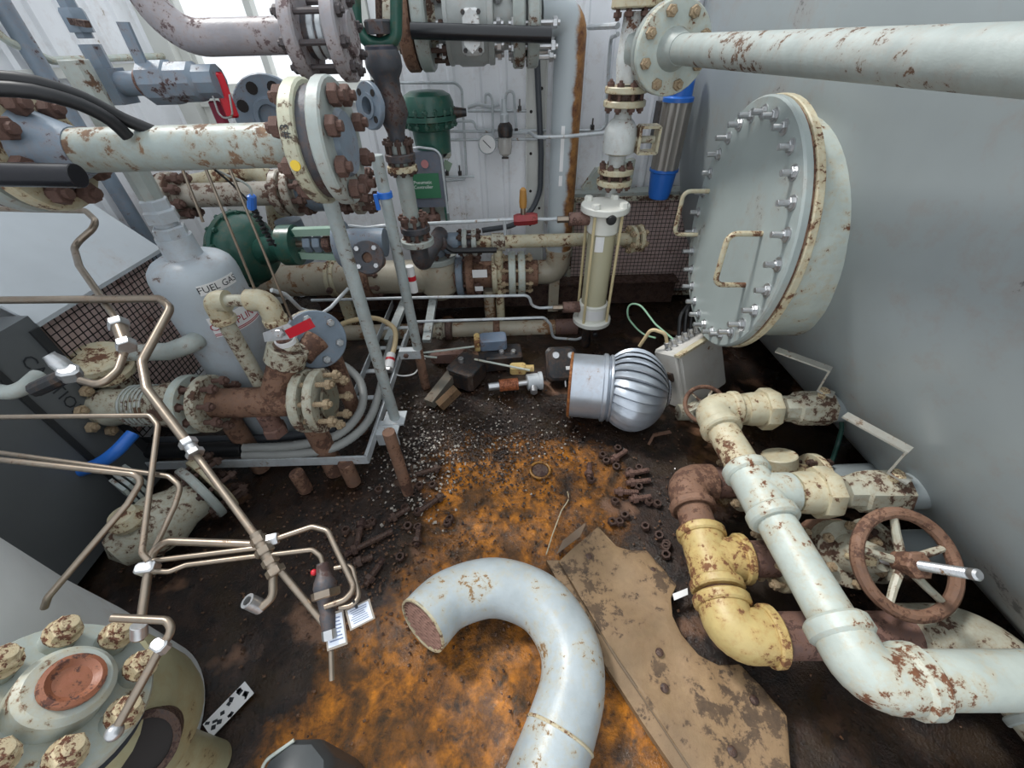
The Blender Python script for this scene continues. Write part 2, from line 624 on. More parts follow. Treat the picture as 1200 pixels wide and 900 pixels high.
# --- back wall of ribbed white sheet with a window left of centre
M_WALL = paint('white_wall_sheet', (242, 244, 248), 0.05, (176, 162, 140), (150, 136, 118), 7, rough=0.45, bump=0.02, var=0.04)
M_WALLB = plain('wall_backing', (190, 196, 200), 0.6)
M_TRIM = plain('pale_trim', (214, 215, 210), 0.5)
WX0, WX1, WZ0, WZ1, YB = -1.74, -0.70, 1.31, 2.35, 2.90
HW = 2.35
b = MB()
for (x0, x1, z0, z1) in ((-2.0, WX0, -0.1, HW), (WX1, 2.4, -0.1, HW), (WX0, WX1, -0.1, WZ0)):
    b.box(((x0+x1)/2, YB+0.04, (z0+z1)/2), (x1-x0, 0.03, z1-z0))
wall_back = struct('wall_back', b, M_WALLB)


def ribbed(x0, x1, z0, z1, flip=None):
    """sheet panel with upright trapezoid ribs, seen face at Y = YB"""
    b = MB(); pts = []
    x = x0; p = 0.15
    while x < x1-1e-6:
        for dx, dy in ((0, 0), (0.075, 0), (0.088, -0.014), (0.112, -0.014), (0.125, 0)):
            if x+dx <= x1: pts.append((x+dx, dy))
        x += p
    pts.append((x1, 0))
    for z in (z0, z1):
        for (q, dy) in pts:
            b.v.append(V((q, YB+dy, z)))
        for (q, dy) in pts:
            b.v.append(V((q, YB+dy+0.012, z)))
    n = len(pts)
    for k in range(n-1):
        b.f.append((k, k+1, 2*n+k+1, 2*n+k))
        b.f.append((n+k, 3*n+k, 3*n+k+1, n+k+1))
        b.f.append((k, n+k, n+k+1, k+1)); b.f.append((2*n+k, 2*n+k+1, 3*n+k+1, 3*n+k))
    b.f.append((0, 2*n, 3*n, n)); b.f.append((n-1, 2*n-1, 4*n-1, 3*n-1))
    if flip:
        for i, q in enumerate(b.v): b.v[i] = flip(q)
    return b


xs = [-1.86, WX0, -1.22, WX1, -0.10, 0.5, 1.1, 1.7, 2.3]
for x0, x1 in zip(xs, xs[1:]):
    inwin = WX0-0.01 <= x0 < WX1-0.01
    link('wall_panel', ribbed(x0, x1, 0.0, WZ0-0.02 if inwin else HW).mesh('wall_panel', smooth=False), M_WALL, wall_back)

# left wall, the same sheet
XL = -1.86
b = MB().box((XL-0.05, 0.9, HW/2-0.05), (0.03, 4.2, HW+0.1))
wall_left = struct('wall_left', b, M_WALLB)
for y0, y1 in ((-1.1, -0.3), (-0.3, 0.5), (0.5, 1.3), (1.3, 2.1), (2.1, 2.9)):
    fl = lambda q: V((XL-(q.y-YB), q.x, q.z))
    link('wall_panel', ribbed(y0, y1, 0.0, HW, fl).mesh('wall_panel', smooth=False), M_WALL, wall_left)
o = struct('trim_1', MB().box((XL+0.05, YB-0.06, HW/2), (0.12, 0.10, HW)).box((XL+0.13, YB-0.03, HW/2), (0.05, 0.04, HW)), M_TRIM)
# steel channel against the back wall, with bolt holes
cx = at(628, 150, Y=2.86)
b = MB().box((cx.x, YB-0.03, HW/2), (0.115, 0.02, HW))
for s in (-1, 1): b.box((cx.x+s*0.057, YB-0.045, HW/2), (0.008, 0.05, HW))
tr = struct('trim_2', b, M_TRIM)
me = MB().lathe([(0, 0), (0.009, 0), (0.009, 0.002), (0, 0.002)], (0, 0, 0), (0, -1, 0), 10).mesh('hole')
for k in range(16):
    h = link('hole', me, M_BORE(), tr); h.location = (cx.x+(0.03 if k % 2 else -0.03), YB-0.040, 0.3+0.11*k)
# horizontal girt under the window
struct('trim_3', MB().box(((WX0+WX1)/2, YB-0.03, WZ0-0.03), (WX1-WX0+0.04, 0.07, 0.06)), M_TRIM)

# window with mullions and glass
wf = MB()
for x in (WX0+0.03, -1.315, WX1-0.03):
    wf.box((x, YB, (WZ0+WZ1)/2), (0.05 if x != -1.315 else 0.035, 0.06, WZ1-WZ0))
wf.box(((WX0+WX1)/2, YB, WZ0+0.02), (WX1-WX0, 0.06, 0.04)).box(((WX0+WX1)/2, YB, WZ1-0.02), (WX1-WX0, 0.06, 0.04))
win = struct('window_1', wf, M_TRIM)
gm, nt, N, L, pb = new_mat('window_glass')
tr_ = N.new('ShaderNodeBsdfTransparent'); gl = N.new('ShaderNodeBsdfGlossy'); gl.inputs['Roughness'].default_value = 0.02
mx = N.new('ShaderNodeMixShader'); mx.inputs[0].default_value = 0.06
L.new(tr_.outputs[0], mx.inputs[1]); L.new(gl.outputs[0], mx.inputs[2])
L.new(mx.outputs[0], N['Material Output'].inputs['Surface'])
for x0, x1 in ((WX0+0.05, -1.33), (-1.30, WX1-0.05)):
    link('pane', MB().box(((x0+x1)/2, YB+0.005, (WZ0+WZ1)/2), (x1-x0, 0.006, WZ1-WZ0-0.07)).mesh('pane', smooth=False), gm, win)

# ================================================================== right: tank, manway, bridle piping
def tank_x(Y, z):
    s = min(0.999, abs(z-1.6)/1.6)
    return 0.985+(2.75-Y)*0.012+1.0*(1-(1-s**2.5)**0.4)


M_TANK = paint('grey_tank_paint', (150, 158, 160), 0.04, (110, 112, 112), (80, 82, 84), 5, rough=0.34, bump=0.03, var=0.05)
M_COVER = paint('grey_cover_paint', (160, 170, 168), 0.05, (130, 132, 126), (104, 106, 100), 9, rough=0.4, bump=0.03, var=0.05)
tank = Thing('tank', 'large smooth grey painted tank filling the right side with a bolted round manway', 'tank', (2.0, 1.0, 0.0))
b = MB()
ys = [-0.9, -0.88]+[-0.5+0.25*k for k in range(13)]+[2.62, 2.70, 2.74]
nseg = 64
rings = []
for j, y in enumerate(ys):
    sc = 1.0 if 0 < j < len(ys)-3 else (0.985 if j == 0 else (0.995, 0.98, 0.95)[j-(len(ys)-3)])
    rg = []
    x0 = 0.985+(2.75-y)*0.012
    for k in range(nseg):
        t = 2*PI*k/nseg
        c, s = math.cos(t), math.sin(t)
        ex = 2/2.5
        px = abs(c)**ex*math.copysign(1, c); pz = abs(s)**ex*math.copysign(1, s)
        b.v.append(V((x0+1.0+px*1.0*sc, y, 1.6+pz*1.6*sc)))
        rg.append(len(b.v)-1)
    rings.append(rg)
for r0, r1 in zip(rings, rings[1:]): b.bridge(r0, r1)
b.f.append(tuple(rings[0])); b.f.append(tuple(reversed(rings[-1])))
tank.add('shell', b, M_TANK)
MC = V((0.90, 1.59, 0.90)); MR = 0.45; MN = V((-1, 0.085, 0.0)).normalized()
tank.add('manway_neck', MB().lathe([(0.40, 0.03), (0.40, 0.40), (0.39, 0.44)], MC, -MN, 56), M_PALE())
nf = tank.add('neck_flange', MB().lathe([(0.36, 0.020), (MR+0.000, 0.020), (MR+0.003, 0.024), (MR+0.003, 0.042), (MR-0.002, 0.046), (0.40, 0.046)], MC, -MN, 64), M_CREAM())
tank.add('gasket', MB().lathe([(0.3, 0.012), (MR-0.006, 0.012), (MR-0.006, 0.022), (0.3, 0.022)], MC, -MN, 64), M_RUST())
cov = tank.add('manway_cover', MB().lathe([(0, -0.014), (MR-0.006, -0.014), (MR, -0.008), (MR, 0.010), (MR-0.006, 0.014), (0.2, 0.014)], MC, -MN, 64), M_COVER)
x, y, a = frame(MN)
me = MB().nut((0, 0, 0.0), (0, 0, 1), 0.017, 0.014).cyl((0, 0, 0.0), (0, 0, 0.046), 0.010, n=10)
me.lathe([(0, -0.001), (0.024, -0.001), (0.024, 0.003), (0, 0.003)], (0, 0, 0), (0, 0, 1), 14)
me = me.mesh('bolt'); me.materials.append(M_ZINC())
q = Matrix((x, y, a)).transposed().to_4x4()
for k in range(28):
    t = 2*PI*(k+0.5)/28
    p = MC+MN*0.014+(x*math.cos(t)+y*math.sin(t))*(MR-0.05)
    s_ = random.uniform(0.8, 1.15)
    tank.put('bolt', me, M_ZINC(), Matrix.Translation(p) @ q @ Matrix.Rotation(random.random(), 4, 'Z') @ Matrix.Diagonal((1, 1, s_, 1)), cov)


def cover_pt(px, py, h=0.0):
    """point on the cover face"""
    D = at(px, py, d=1.0)-EYE
    t = ((MC+MN*0.014)-EYE).dot(MN)/D.dot(MN)
    return EYE+D*t+MN*h


for (p0, p1) in (((831, 224), (817, 275)), ((893, 274), (873, 334))):
    a0, a1 = cover_pt(*p0), cover_pt(*p1)
    tank.add('handle', MB().tube([a0, a0+MN*0.11, a1+MN*0.11, a1], 0.0095, 0.03, 12, seg=5), M_CREAM(), cov)

# ---- white bridle piping
ZW = 0.43
E1, TE, E2 = at(832, 480, Z=ZW), at(902, 577, Z=ZW), at(1018, 797, Z=ZW)
d12 = (E2-E1).normalized()
TE = E1+d12*((TE-E1).dot(d12))
br = V((1, -0.02, 0)).normalized()
RW = 0.053
bp = Thing('bridle_pipe', 'white painted threaded pipe with two elbows and a tee beside the tank', 'pipe', (TE.x, TE.y, 0))
bp.add('pipe', MB().cyl(E1+d12*0.05, TE-d12*0.05, RW, n=20), M_CREAM())
bp.add('pipe', MB().cyl(TE+d12*0.05, E2-d12*0.04, RW, n=20), M_PALE())
E3 = E2+V((1.0, 0.0, 0)).normalized()*0.75
bp.add('pipe', MB().cyl(E2+br*0.05, E2+br*0.62, RW*1.06, n=20), M_PALE())
e = bp.add('elbow', MB().tube([E1+d12*0.10, E1, E1+br*0.09], RW*1.17, 0.075, 20), M_CREAM())
band(bp, E1+d12*0.095, d12, RW*1.32, 0.035, M_CREAM(), parent=e)
band(bp, E1+br*0.085, br, RW*1.3, 0.03, M_CREAM(), parent=e)
t = bp.add('tee', MB().cyl(TE-d12*0.09, TE+d12*0.09, RW*1.17, n=20).cyl(TE, TE+br*0.10, RW*1.15, n=20), M_PALE())
band(bp, TE-d12*0.08, d12, RW*1.34, 0.04, M_PALE(), parent=t)
band(bp, TE+d12*0.08, d12, RW*1.34, 0.04, M_PALE(), parent=t)
e = bp.add('elbow', MB().tube([E2-d12*0.11, E2, E2+br*0.10], RW*1.2, 0.085, 20), M_PALE())
band(bp, E2-d12*0.10, d12, RW*1.36, 0.045, M_PALE(), parent=e)
band(bp, E2+br*0.095, br, RW*1.36, 0.045, M_PALE(), parent=e)


def ball_valve(label, o, L_union, L_val, lever_px, paintmat):
    """union, valve body and lever on a branch running from o along br to the tank"""
    T = Thing('ball_valve', label, 'valve', (o.x+0.2, o.y, o.z-0.06), 'lever ball valves on the tank')
    T.add('pipe_nipple', MB().cyl(o, o+br*0.10, RW*0.98, n=18), M_CREAM())
    u = o+br*L_union
    T.add('union', MB().lathe([(0, -0.055), (RW*1.12, -0.055), (RW*1.2, -0.025), (RW*1.2, 0.05), (0, 0.05)], u, br, 20), M_CREAM())
    T.add('union_nut', MB().lathe([(0, -0.022), (RW*1.46, -0.022), (RW*1.5, -0.016), (RW*1.5, 0.02), (RW*1.4, 0.028), (0, 0.028)], u+br*0.028, br, 8), M_CREAM())
    v = o+br*L_val
    T.add('body', MB().lathe([(0, -0.10), (RW*0.9, -0.10), (RW*0.95, -0.055), (RW*1.15, -0.05), (RW*1.22, -0.02), (RW*1.22, 0.07), (RW*1.1, 0.075), (0, 0.075)], v, br, 8), paintmat)
    xe = tank_x(v.y, v.z)
    T.add('nozzle', MB().cyl(v+br*0.06, V((xe+0.05, v.y, v.z)), RW*1.02, n=20), M_TANK)
    st = v+br*0.02
    T.add('stem', MB().cyl(st, st+V((0, 0, 0.085)), 0.014, n=12).nut(st+V((0, 0, 0.078)), (0, 0, 1), 0.02, 0.014), M_BOLTMIX())
    e = at(*lever_px, Z=st.z+0.175)
    k = st+V((0, 0, 0.085))
    d = (e-k); d.z = 0; d.normalize()
    k1 = k+V((0, 0, 0.0)); k2 = k1+d*0.02+V((0, 0, 0.09))
    side = d.cross(V((0, 0, 1)))
    h = MB()
    h.bar(k-d*0.03, k1+d*0.02, 0.036, 0.006)
    h.bar(k1+d*0.018, k2, 0.036, 0.006, up=d)
    h.bar(k2-d*0.004, V((e.x, e.y, k2.z)), 0.034, 0.006)
    T.add('lever', h, paint('pale_lever', (178, 178, 170), 0.2, (130, 110, 90), (100, 86, 74), 30, rough=0.4, metal=0.3))
    return T


ball_valve('cream and rust lever ball valve on the upper white branch nearest the manway', E1+br*0.10, 0.08, 0.265, (910, 410), M_WORN())
ball_valve('maroon and white lever ball valve on the middle branch above the large handwheel', TE+br*0.10, 0.06, 0.25, (990, 486), M_WORN())

# ---- rusty lower piping
ZR = 0.22
A1, A2, A3 = at(803, 566, Z=ZR), at(830, 655, Z=ZR), at(858, 745, Z=ZR)
dA = (A3-A1).normalized(); A2 = A1+dA*((A2-A1).dot(dA))
RA = 0.058
rp = Thing('drain_pipe', 'brown rusted threaded drain pipe with a tee and yellowed elbow on the floor', 'pipe', (A2.x, A2.y, 0))
rp.add('pipe', MB().cyl(A1+dA*0.05, A2-dA*0.05, RA, n=20), M_RUST())
rp.add('pipe', MB().cyl(A2+dA*0.05, A3-dA*0.05, RA*0.95, n=20), M_RUST())
e = rp.add('elbow', MB().tube([A1+dA*0.12, A1, A1+br*0.10], RA*1.2, 0.085, 20), M_RUST())
band(rp, A1+dA*0.105, dA, RA*1.36, 0.03, M_RUST(), parent=e)
t = rp.add('tee', MB().cyl(A2-dA*0.09, A2+dA*0.09, RA*1.18, n=20).cyl(A2, A2+br*0.11, RA*1.15, n=20), M_RUSTY_YELLOW())
for s in (-1, 1): band(rp, A2+dA*0.085*s, dA, RA*1.36, 0.03, M_RUSTY_YELLOW(), parent=t)
band(rp, A2+br*0.105, br, RA*1.34, 0.025, M_RUSTY_YELLOW(), parent=t)
e = rp.add('elbow', MB().tube([A3-dA*0.10, A3, A3+br*0.11], RA*1.22, 0.095, 20), M_RUSTY_YELLOW())
band(rp, A3-dA*0.09, dA, RA*1.4, 0.032, M_RUSTY_YELLOW(), parent=e)
band(rp, A3+br*0.105, br, RA*1.38, 0.028, M_RUSTY_YELLOW(), parent=e)
rp.add('pipe_nipple', MB().cyl(A1+br*0.08, A1+br*0.20, RA*0.98, n=18), M_MAROON())
rp.add('pipe_nipple', MB().cyl(A2+br*0.10, A2+br*0.22, RA*0.95, n=18), M_MAROON())
rp.add('pipe', MB().cyl(A3+br*0.10, A3+br*0.50, RA*1.02, n=20), M_MAROON())
f = flange(rp, A1+br*0.20, br, 0.105, 0.022, M_CREAM(), 6, 0.016, M_BOLTMIX(), L=0.06)
f = flange(rp, A2+br*0.22, br, 0.10, 0.022, M_CREAM(), 6, 0.016, M_BOLTMIX(), L=0.06)

# check valve between drain flange and tank
c = A1+br*0.245
T = Thing('check_valve', 'dirty yellow flanged check valve body under the white pipe elbow', 'valve', (c.x+0.1, c.y, 0))
flange(T, c-br*0.015, br, 0.105, 0.022, M_RUSTY_YELLOW(), 0)
T.add('body', MB().lathe([(0, 0), (0.062, 0), (0.066, 0.04), (0.088, 0.09), (0.088, 0.14), (0.066, 0.19), (0.062, 0.22), (0, 0.22)], c, br, 24), paint('olive_worn', (150, 140, 112), 0.4, (96, 68, 50), (70, 50, 42), 16))
T.add('bonnet', MB().cyl(c+br*0.11, c+br*0.11+V((-0.02, 0.05, 0.10)), 0.06, n=18), M_CREAM())
f = flange(T, c+br*0.235, br, 0.105, 0.022, M_CREAM(), 6, 0.015, M_BOLTDARK(), L=0.05)
T.add('pipe', MB().cyl(c+br*0.24, V((tank_x(c.y, ZR)+0.1, c.y+(c.y*0), ZR)), 0.06, n=18), M_TANK)


def handwheel(T, c, n, R, r, mat, spokes=5, hub=None, phase=0.0, parent=None):
    c = V(c); n = V(n).normalized(); x, y, a = frame(n)
    w = T.add('handwheel', MB().torus(c, n, R, r, 40, 10), mat, parent)
    T.add('hub', MB().cyl(c-n*r*1.2, c+n*r*1.6, R*0.24, n=16), mat, w)
    for k in range(spokes):
        t = phase+2*PI*k/spokes
        e = x*math.cos(t)+y*math.sin(t)
        T.add('spoke', MB().tube([c+e*R*0.16-n*r*0.6, c+e*R*0.6-n*r*0.4, c+e*R*0.98], lambda u: r*(0.72-0.18*u), 0.0, 8), M_WORN(), w)
    return w


# large gate valve
nW = V((0.0, -0.55, 0.83)).normalized()
WC = at(1062, 660, Z=0.42)
T = Thing('gate_valve', 'rusted gate valve with large brown handwheel and bright threaded stem', 'valve', (WC.x-0.02, WC.y+0.15, 0))
cb = WC-nW*0.27
pg = c2 = A2+br*0.25
T.add('body', MB().lathe([(0, -0.12), (0.07, -0.12), (0.075, -0.07), (0.10, -0.04), (0.10, 0.05), (0.075, 0.08), (0.07, 0.13), (0, 0.13)], cb, br, 20), M_RUST())
bo = T.add('bonnet', MB().lathe([(0, 0), (0.085, 0), (0.085, 0.05), (0.10, 0.055), (0.10, 0.085), (0.06, 0.09), (0.045, 0.15), (0.032, 0.2), (0, 0.2)], cb, nW, 20), M_WORN())
bolts(T, bo, cb+nW*0.075, nW, 0.084, 6, 0.015, 0.035, M_BOLTMIX(), 0.4)
T.add('bonnet_flange', MB().disc(cb+nW*0.046, nW, 0.10, 0.026), M_WORN())
for s in (-1, 1):
    T.add('gland_bolt', MB().cyl(cb+nW*0.13+br*0.045*s, cb+nW*0.21+br*0.045*s, 0.010, n=10).nut(cb+nW*0.2+br*0.045*s, nW, 0.018, 0.016), M_BOLTMIX())
T.add('gland', MB().bar(cb+nW*0.185-br*0.06, cb+nW*0.185+br*0.06, 0.04, 0.016, up=nW), M_WORN())
flange(T, cb-br*0.13, br, 0.10, 0.022, M_CREAM(), 6, 0.016, M_BOLTMIX(), L=0.05)
flange(T, cb+br*0.14, br, 0.10, 0.022, M_WORN(), 6, 0.016, M_BOLTDARK(), L=0.05)
T.add('pipe', MB().cyl(cb+br*0.14, V((tank_x(cb.y, cb.z)+0.12, cb.y, cb.z)), 0.06, n=18), M_TANK)
T.add('pipe', MB().cyl(A2+br*0.22, cb-br*0.12, 0.058, n=18), M_MAROON())
stm = MB()
prof = [(0, -0.14)]
h = -0.14
while h < 0.155:
    prof += [(0.0105, h), (0.0130, h+0.003)]; h += 0.006
prof += [(0.012, 0.157), (0.0135, 0.160), (0.0135, 0.172), (0.009, 0.176), (0, 0.176)]
stm.lathe(prof, WC, nW, 14)
T.add('threaded_stem', stm, M_ZINC())
handwheel(T, WC, nW, 0.128, 0.0165, M_RUST(), 5, phase=0.3)
T.add('wheel_nut', MB().nut(WC+nW*0.02, nW, 0.036, 0.022), M_RUST())

# small gate valve, half hidden by the upper elbow
wc = at(826, 474, Z=0.20)
nw = V((-0.25, -0.55, 0.8)).normalized()
T = Thing('gate_valve', 'small gate valve with thin rusty handwheel behind the upper white elbow', 'valve', (wc.x+0.06, wc.y+0.1, 0))
handwheel(T, wc, nw, 0.085, 0.010, M_RUST(), 5, phase=0.1)
T.add('stem', MB().cyl(wc-nw*0.16, wc+nw*0.03, 0.010, n=10), M_BOLTMIX())
T.add('body', MB().ball(wc-nw*0.2, 0.06, 16, 8).cyl(wc-nw*0.2-br*0.10, wc-nw*0.2+br*0.12, 0.042, n=16), M_WORN())
T.add('bonnet', MB().cyl(wc-nw*0.19, wc-nw*0.10, 0.04, 0.028, 14), M_WORN())

# big bend at the tank foot running out of frame
B1 = A3+br*0.50
bq = V((0.10, -1, 0)).normalized()
T = Thing('suction_pipe', 'thick stained grey pipe elbow bending along the tank foot under the white pipe', 'pipe', (B1.x+0.1, B1.y-0.1, 0))
e = T.add('elbow', MB().tube([B1-br*0.02, B1+br*0.17, B1+br*0.17+bq*0.19], 0.078, 0.15, 24, seg=10), M_WORN())
band(T, B1+br*0.17+bq*0.175, bq, 0.086, 0.02, M_GREY(), 'weld_ring', parent=e)
T.add('pipe', MB().cyl(B1+br*0.17+bq*0.18, B1+br*0.17+bq*0.85, 0.078, n=24), M_WORN())

# dark green hose hanging behind the branches
g0, g1, g2 = at(985, 483, Z=0.42), at(982, 520, Z=0.30), at(968, 560, Z=0.24)
solo('hose', 'thin dark green hose looping down between the two lever valves', 'hose', MB().tube([g0, g0.lerp(g1, .5)+V((.01, 0, 0)), g1, g2, g2+V((-0.04, 0.05, -0.12))], 0.008, 0.05, 8), plain('green_hose', (24, 66, 58), 0.4))

# ---- turbine roof vent lying on the floor
M_VENT = paint('galvanised_vent', (186, 194, 204), 0.05, (160, 130, 100), (130, 100, 80), 10, rough=0.3, metal=0.55, bump=0.03)
VC = at(741, 457, Z=0.195); va = (V((1, -0.20, 0.02))).normalized()
VR = 0.192
T = Thing('turbine_vent', 'silver ribbed turbine roof vent lying on its side with rusty collar rim', 'roof vent', (VC.x, VC.y, 0))
vl = VC-va*0.30; 
T.add('collar', MB().lathe([(0.150, 0), (0.158, 0), (0.158, 0.15), (0.168, 0.155), (0.168, 0.17), (0.15, 0.19), (0.14, 0.19)], vl, va, 40), M_VENT)
T.add('rim', MB().torus(vl, va, 0.157, 0.007, 44, 8), paint('orange_rust_rim', (170, 110, 60), 0.55, (150, 86, 40), (110, 66, 40), 30))
T.add('core', MB().lathe([(0.14, 0.0), (0.135, 0.10), (0.12, 0.2), (0.06, 0.30), (0, 0.31)], VC-va*0.13, va, 32), plain('dark_inside', (40, 42, 46), 0.6))
x, y, a = frame(va)
nv = 26
vb = MB()
K = 12
# one vane: a curved strip from the collar ring to the crown, its leading edge raised
for k in range(K+1):
    u = k/K
    ang = math.radians(52+118*u)            # 0 at base pole to crown
    rr = VR*math.sin(ang)*1.0
    hh = -VR*0.86*math.cos(ang)
    for w, lift in ((-0.5, -0.016), (0.1, 0.004), (0.42, 0.012), (0.5, 0.004)):
        t = w*2*PI/nv*1.5+0.35*u
        r = rr+lift*math.sin(ang)
        vb.v.append(V((r*math.cos(t), r*math.sin(t), hh)))
for k in range(K):
    for j in range(3):
        i = k*4+j
        vb.f.append((i, i+1, i+5, i+4))
vme = vb.mesh('vane'); vme.materials.append(M_VENT)
q = Matrix((x, y, a)).transposed().to_4x4()
for k in range(nv):
    T.put('vane', vme, M_VENT, Matrix.Translation(VC) @ q @ Matrix.Rotation(2*PI*k/nv, 4, 'Z'))
T.add('crown', MB().lathe([(0.07, 0.0), (0.06, 0.012), (0, 0.02)], VC+va*VR*0.82, va, 24), M_VENT)
T.add('base_ring', MB().torus(VC-va*VR*0.56, va, VR*0.82, 0.008, 40, 8), M_VENT)

# ---- junction box with cable glands leaning by the tank
JC = at(820, 437, Z=0.17)+V((-0.03, 0.05, 0))
_r = V((0.82, 0.50, 0.12)).normalized(); _u = V((-0.22, 0.30, 0.95)); _u = (_u-_r*_u.dot(_r)).normalized(); _n = _r.cross(_u)
R = Matrix((_r, _u, _n)).transposed()
M_JB = paint('stained_white_box', (206, 204, 198), 0.16, (130, 100, 72), (110, 84, 64), 8, rough=0.4, var=0.1)
T = Thing('junction_box', 'stained white steel junction box tilted on the floor under the manway', 'junction box', (JC.x, JC.y, 0))
sx, sy, szz = 0.32, 0.33, 0.14
T.add('body', MB().rbox(JC, (sx, sy, szz), R, 0.012), M_JB)
T.add('door', MB().rbox(JC+R @ V((0, 0, szz/2+0.008)), (sx*0.9, sy*0.92, 0.02), R, 0.008), M_JB)
T.add('door_lip', MB().box(JC+R @ V((0, sy/2-0.006, szz/2+0.012)), (sx*1.02, 0.012, 0.035), R), M_CREAM())
T.add('latch', MB().rbox(JC+R @ V((-sx/2-0.005, 0.03, 0.02)), (0.015, 0.05, 0.035), R, 0.005), M_BLACKPL())
for k in range(6):
    p = JC+R @ V((-sx/2+0.03+0.042*k, sy/2, 0.0)); ax = R @ V((0, 1, 0))
    g = T.add('cable_gland', MB().nut(p, ax, 0.017, 0.012).cyl(p+ax*0.012, p+ax*0.034, 0.014, n=12).nut(p+ax*0.03, ax, 0.016, 0.012), M_ZINC())
CB = JC+R @ V((0, sy/2, 0)); ax = R @ V((0, 1, 0)); bx = R @ V((1, 0, 0))
for k in range(2, 6):
    p = CB+bx*(-sx/2+0.03+0.042*k)+ax*0.04
    q1 = p+ax*0.08+V((0.02, 0.02, 0.02))
    solo('cable', 'black cable looping from the junction box glands into the dark corner', 'cable', MB().tube([p, q1, q1+V((0.08, 0.10, 0.0)), q1+V((0.18, 0.22, -0.10))], 0.010, 0.05, 8), M_BLACK(), group='black cables at the junction box')
p = CB+bx*(-sx/2+0.03)+ax*0.04
solo('cable', 'cream sheathed cable bending out of the nearest junction box gland', 'cable', MB().tube([p, p+ax*0.05, p+ax*0.06+V((-0.06, 0.03, 0.0)), p+V((-0.11, 0.06, -0.06))], 0.009, 0.03, 8), plain('cream_sheath', (206, 184, 144), 0.5))
p = CB+bx*(-sx/2+0.072)+ax*0.04
solo('ground_wire', 'pale green ground wire standing in a tall loop beside the turbine vent', 'wire', MB().tube([p, at(768, 380, Y=1.75), at(750, 356, Y=1.85), at(736, 356, Y=1.9), at(735, 372, Y=1.9), at(752, 392, Y=1.85), at(768, 396, Y=1.75)], 0.005, 0.08, 8), plain('pale_green_wire', (150, 190, 160), 0.4))

# ================================================================== on the floor
def catmull(pts, n=8):
    P = [V(p) for p in pts]
    P = [P[0]*2-P[1]]+P+[P[-1]*2-P[-2]]
    out = []
    for i in range(1, len(P)-2):
        a, b_, c, d = P[i-1], P[i], P[i+1], P[i+2]
        for k in range(n):
            t = k/n
            out.append(0.5*((2*b_)+(c-a)*t+(2*a-5*b_+4*c-d)*t*t+(3*b_-a-3*c+d)*t**3))
    out.append(P[-2])
    return out


# return bend
RB = 0.092
cl = [at(495, 733, Z=RB+0.052), at(528, 702, Z=RB+0.024), at(580, 688, Z=RB+0.008), at(632, 706, Z=RB), at(664, 750, Z=RB), at(671, 800, Z=RB), at(655, 862, Z=RB), at(632, 925, Z=RB), at(600, 1010, Z=RB)]
cl = catmull(cl, 8)
M_BEND = paint('pale_bend_paint', (176, 186, 190), 0.22, (150, 120, 80), (118, 90, 64), 16, rough=0.36, stain=(182, 166, 124))
T = Thing('return_bend', 'pale grey U-shaped pipe bend lying loose on the orange floor', 'pipe bend', (cl[20].x, cl[20].y, 0))
T.add('bend', MB().tube(cl, RB, 0, 32, cap=False), M_BEND)
T.add('inner_wall', MB().tube(cl[:8], RB*0.94, 0, 32, cap=False), M_MAROON())
d0 = (cl[0]-cl[1]).normalized()
T.add('end_rim', MB().lathe([(RB*0.93, -0.004), (RB*1.0, -0.004), (RB*1.0, 0.003), (RB*0.93, 0.003)], cl[0], d0, 32, True), M_CREAM())
iw = 48
dw = (cl[iw]-cl[iw-1]).normalized()
T.add('weld_bead', MB().torus(cl[iw], dw, RB*1.0, 0.0045, 36, 6), M_CREAM())
x, y, a = frame(d0)
pk = T.add('packing', MB().disc(cl[0]-d0*0.012, d0, RB*0.93, 0.006), M_BORE())
for k in range(-5, 6):
    h = k*RB*0.93/5.5
    w = math.sqrt(max(0, (RB*0.92)**2-h*h))
    if w < 0.01: continue
    s = MB()
    # wavy strip
    n = max(4, int(w/0.007))
    pts = [cl[0]-d0*0.003+x*(-w+2*w*i/n)+y*(h+(0.0022 if i % 2 else -0.0022)) for i in range(n+1)]
    for p, q in zip(pts, pts[1:]): s.bar(p, q, 0.0018, 0.008, up=d0)
    T.add('slat', s, plain('tan_packing', (150, 116, 104), 0.7), pk)

# insulation blanket
M_BLKT = paint('tan_blanket', (150, 124, 92), 0.38, (104, 84, 64), (70, 58, 48), 9, rough=0.65, bump=0.8, stain=(120, 94, 70), var=0.30)
import bmesh
poly = [(654, 657), (701, 616), (723, 638), (741, 644), (758, 643), (776, 663), (794, 686), (787, 701), (789, 722), (799, 743), (819, 766), (844, 778), (869, 777), (896, 806), (923, 839), (928, 900), (922, 980), (850, 985), (812, 905), (768, 838), (723, 772), (682, 705)]
ZB = 0.055
P = [at(x_, y_, Z=ZB) for x_, y_ in poly]
bm = bmesh.new()
vs_ = [bm.verts.new((p.x, p.y, 0.006)) for p in P]
f = bm.faces.new(vs_)
if f.normal.z < 0: f.normal_flip()
bm.normal_update()
r = bmesh.ops.extrude_face_region(bm, geom=[f])
top = [g for g in r['geom'] if isinstance(g, bmesh.types.BMFace)][0]
for v_ in top.verts: v_.co.z = ZB
bmesh.ops.bevel(bm, geom=list(top.edges), offset=0.014, segments=2, affect='EDGES', profile=0.6)
bmesh.ops.triangulate(bm, faces=bm.faces[:], quad_method='BEAUTY', ngon_method='BEAUTY')
for _ in range(3):
    es = [e_ for e_ in bm.edges if e_.calc_length() > 0.03 and min(e_.verts[0].co.z, e_.verts[1].co.z) > ZB-0.004]
    bmesh.ops.subdivide_edges(bm, edges=es, cuts=1)
    bmesh.ops.triangulate(bm, faces=[q for q in bm.faces if len(q.verts) > 3])
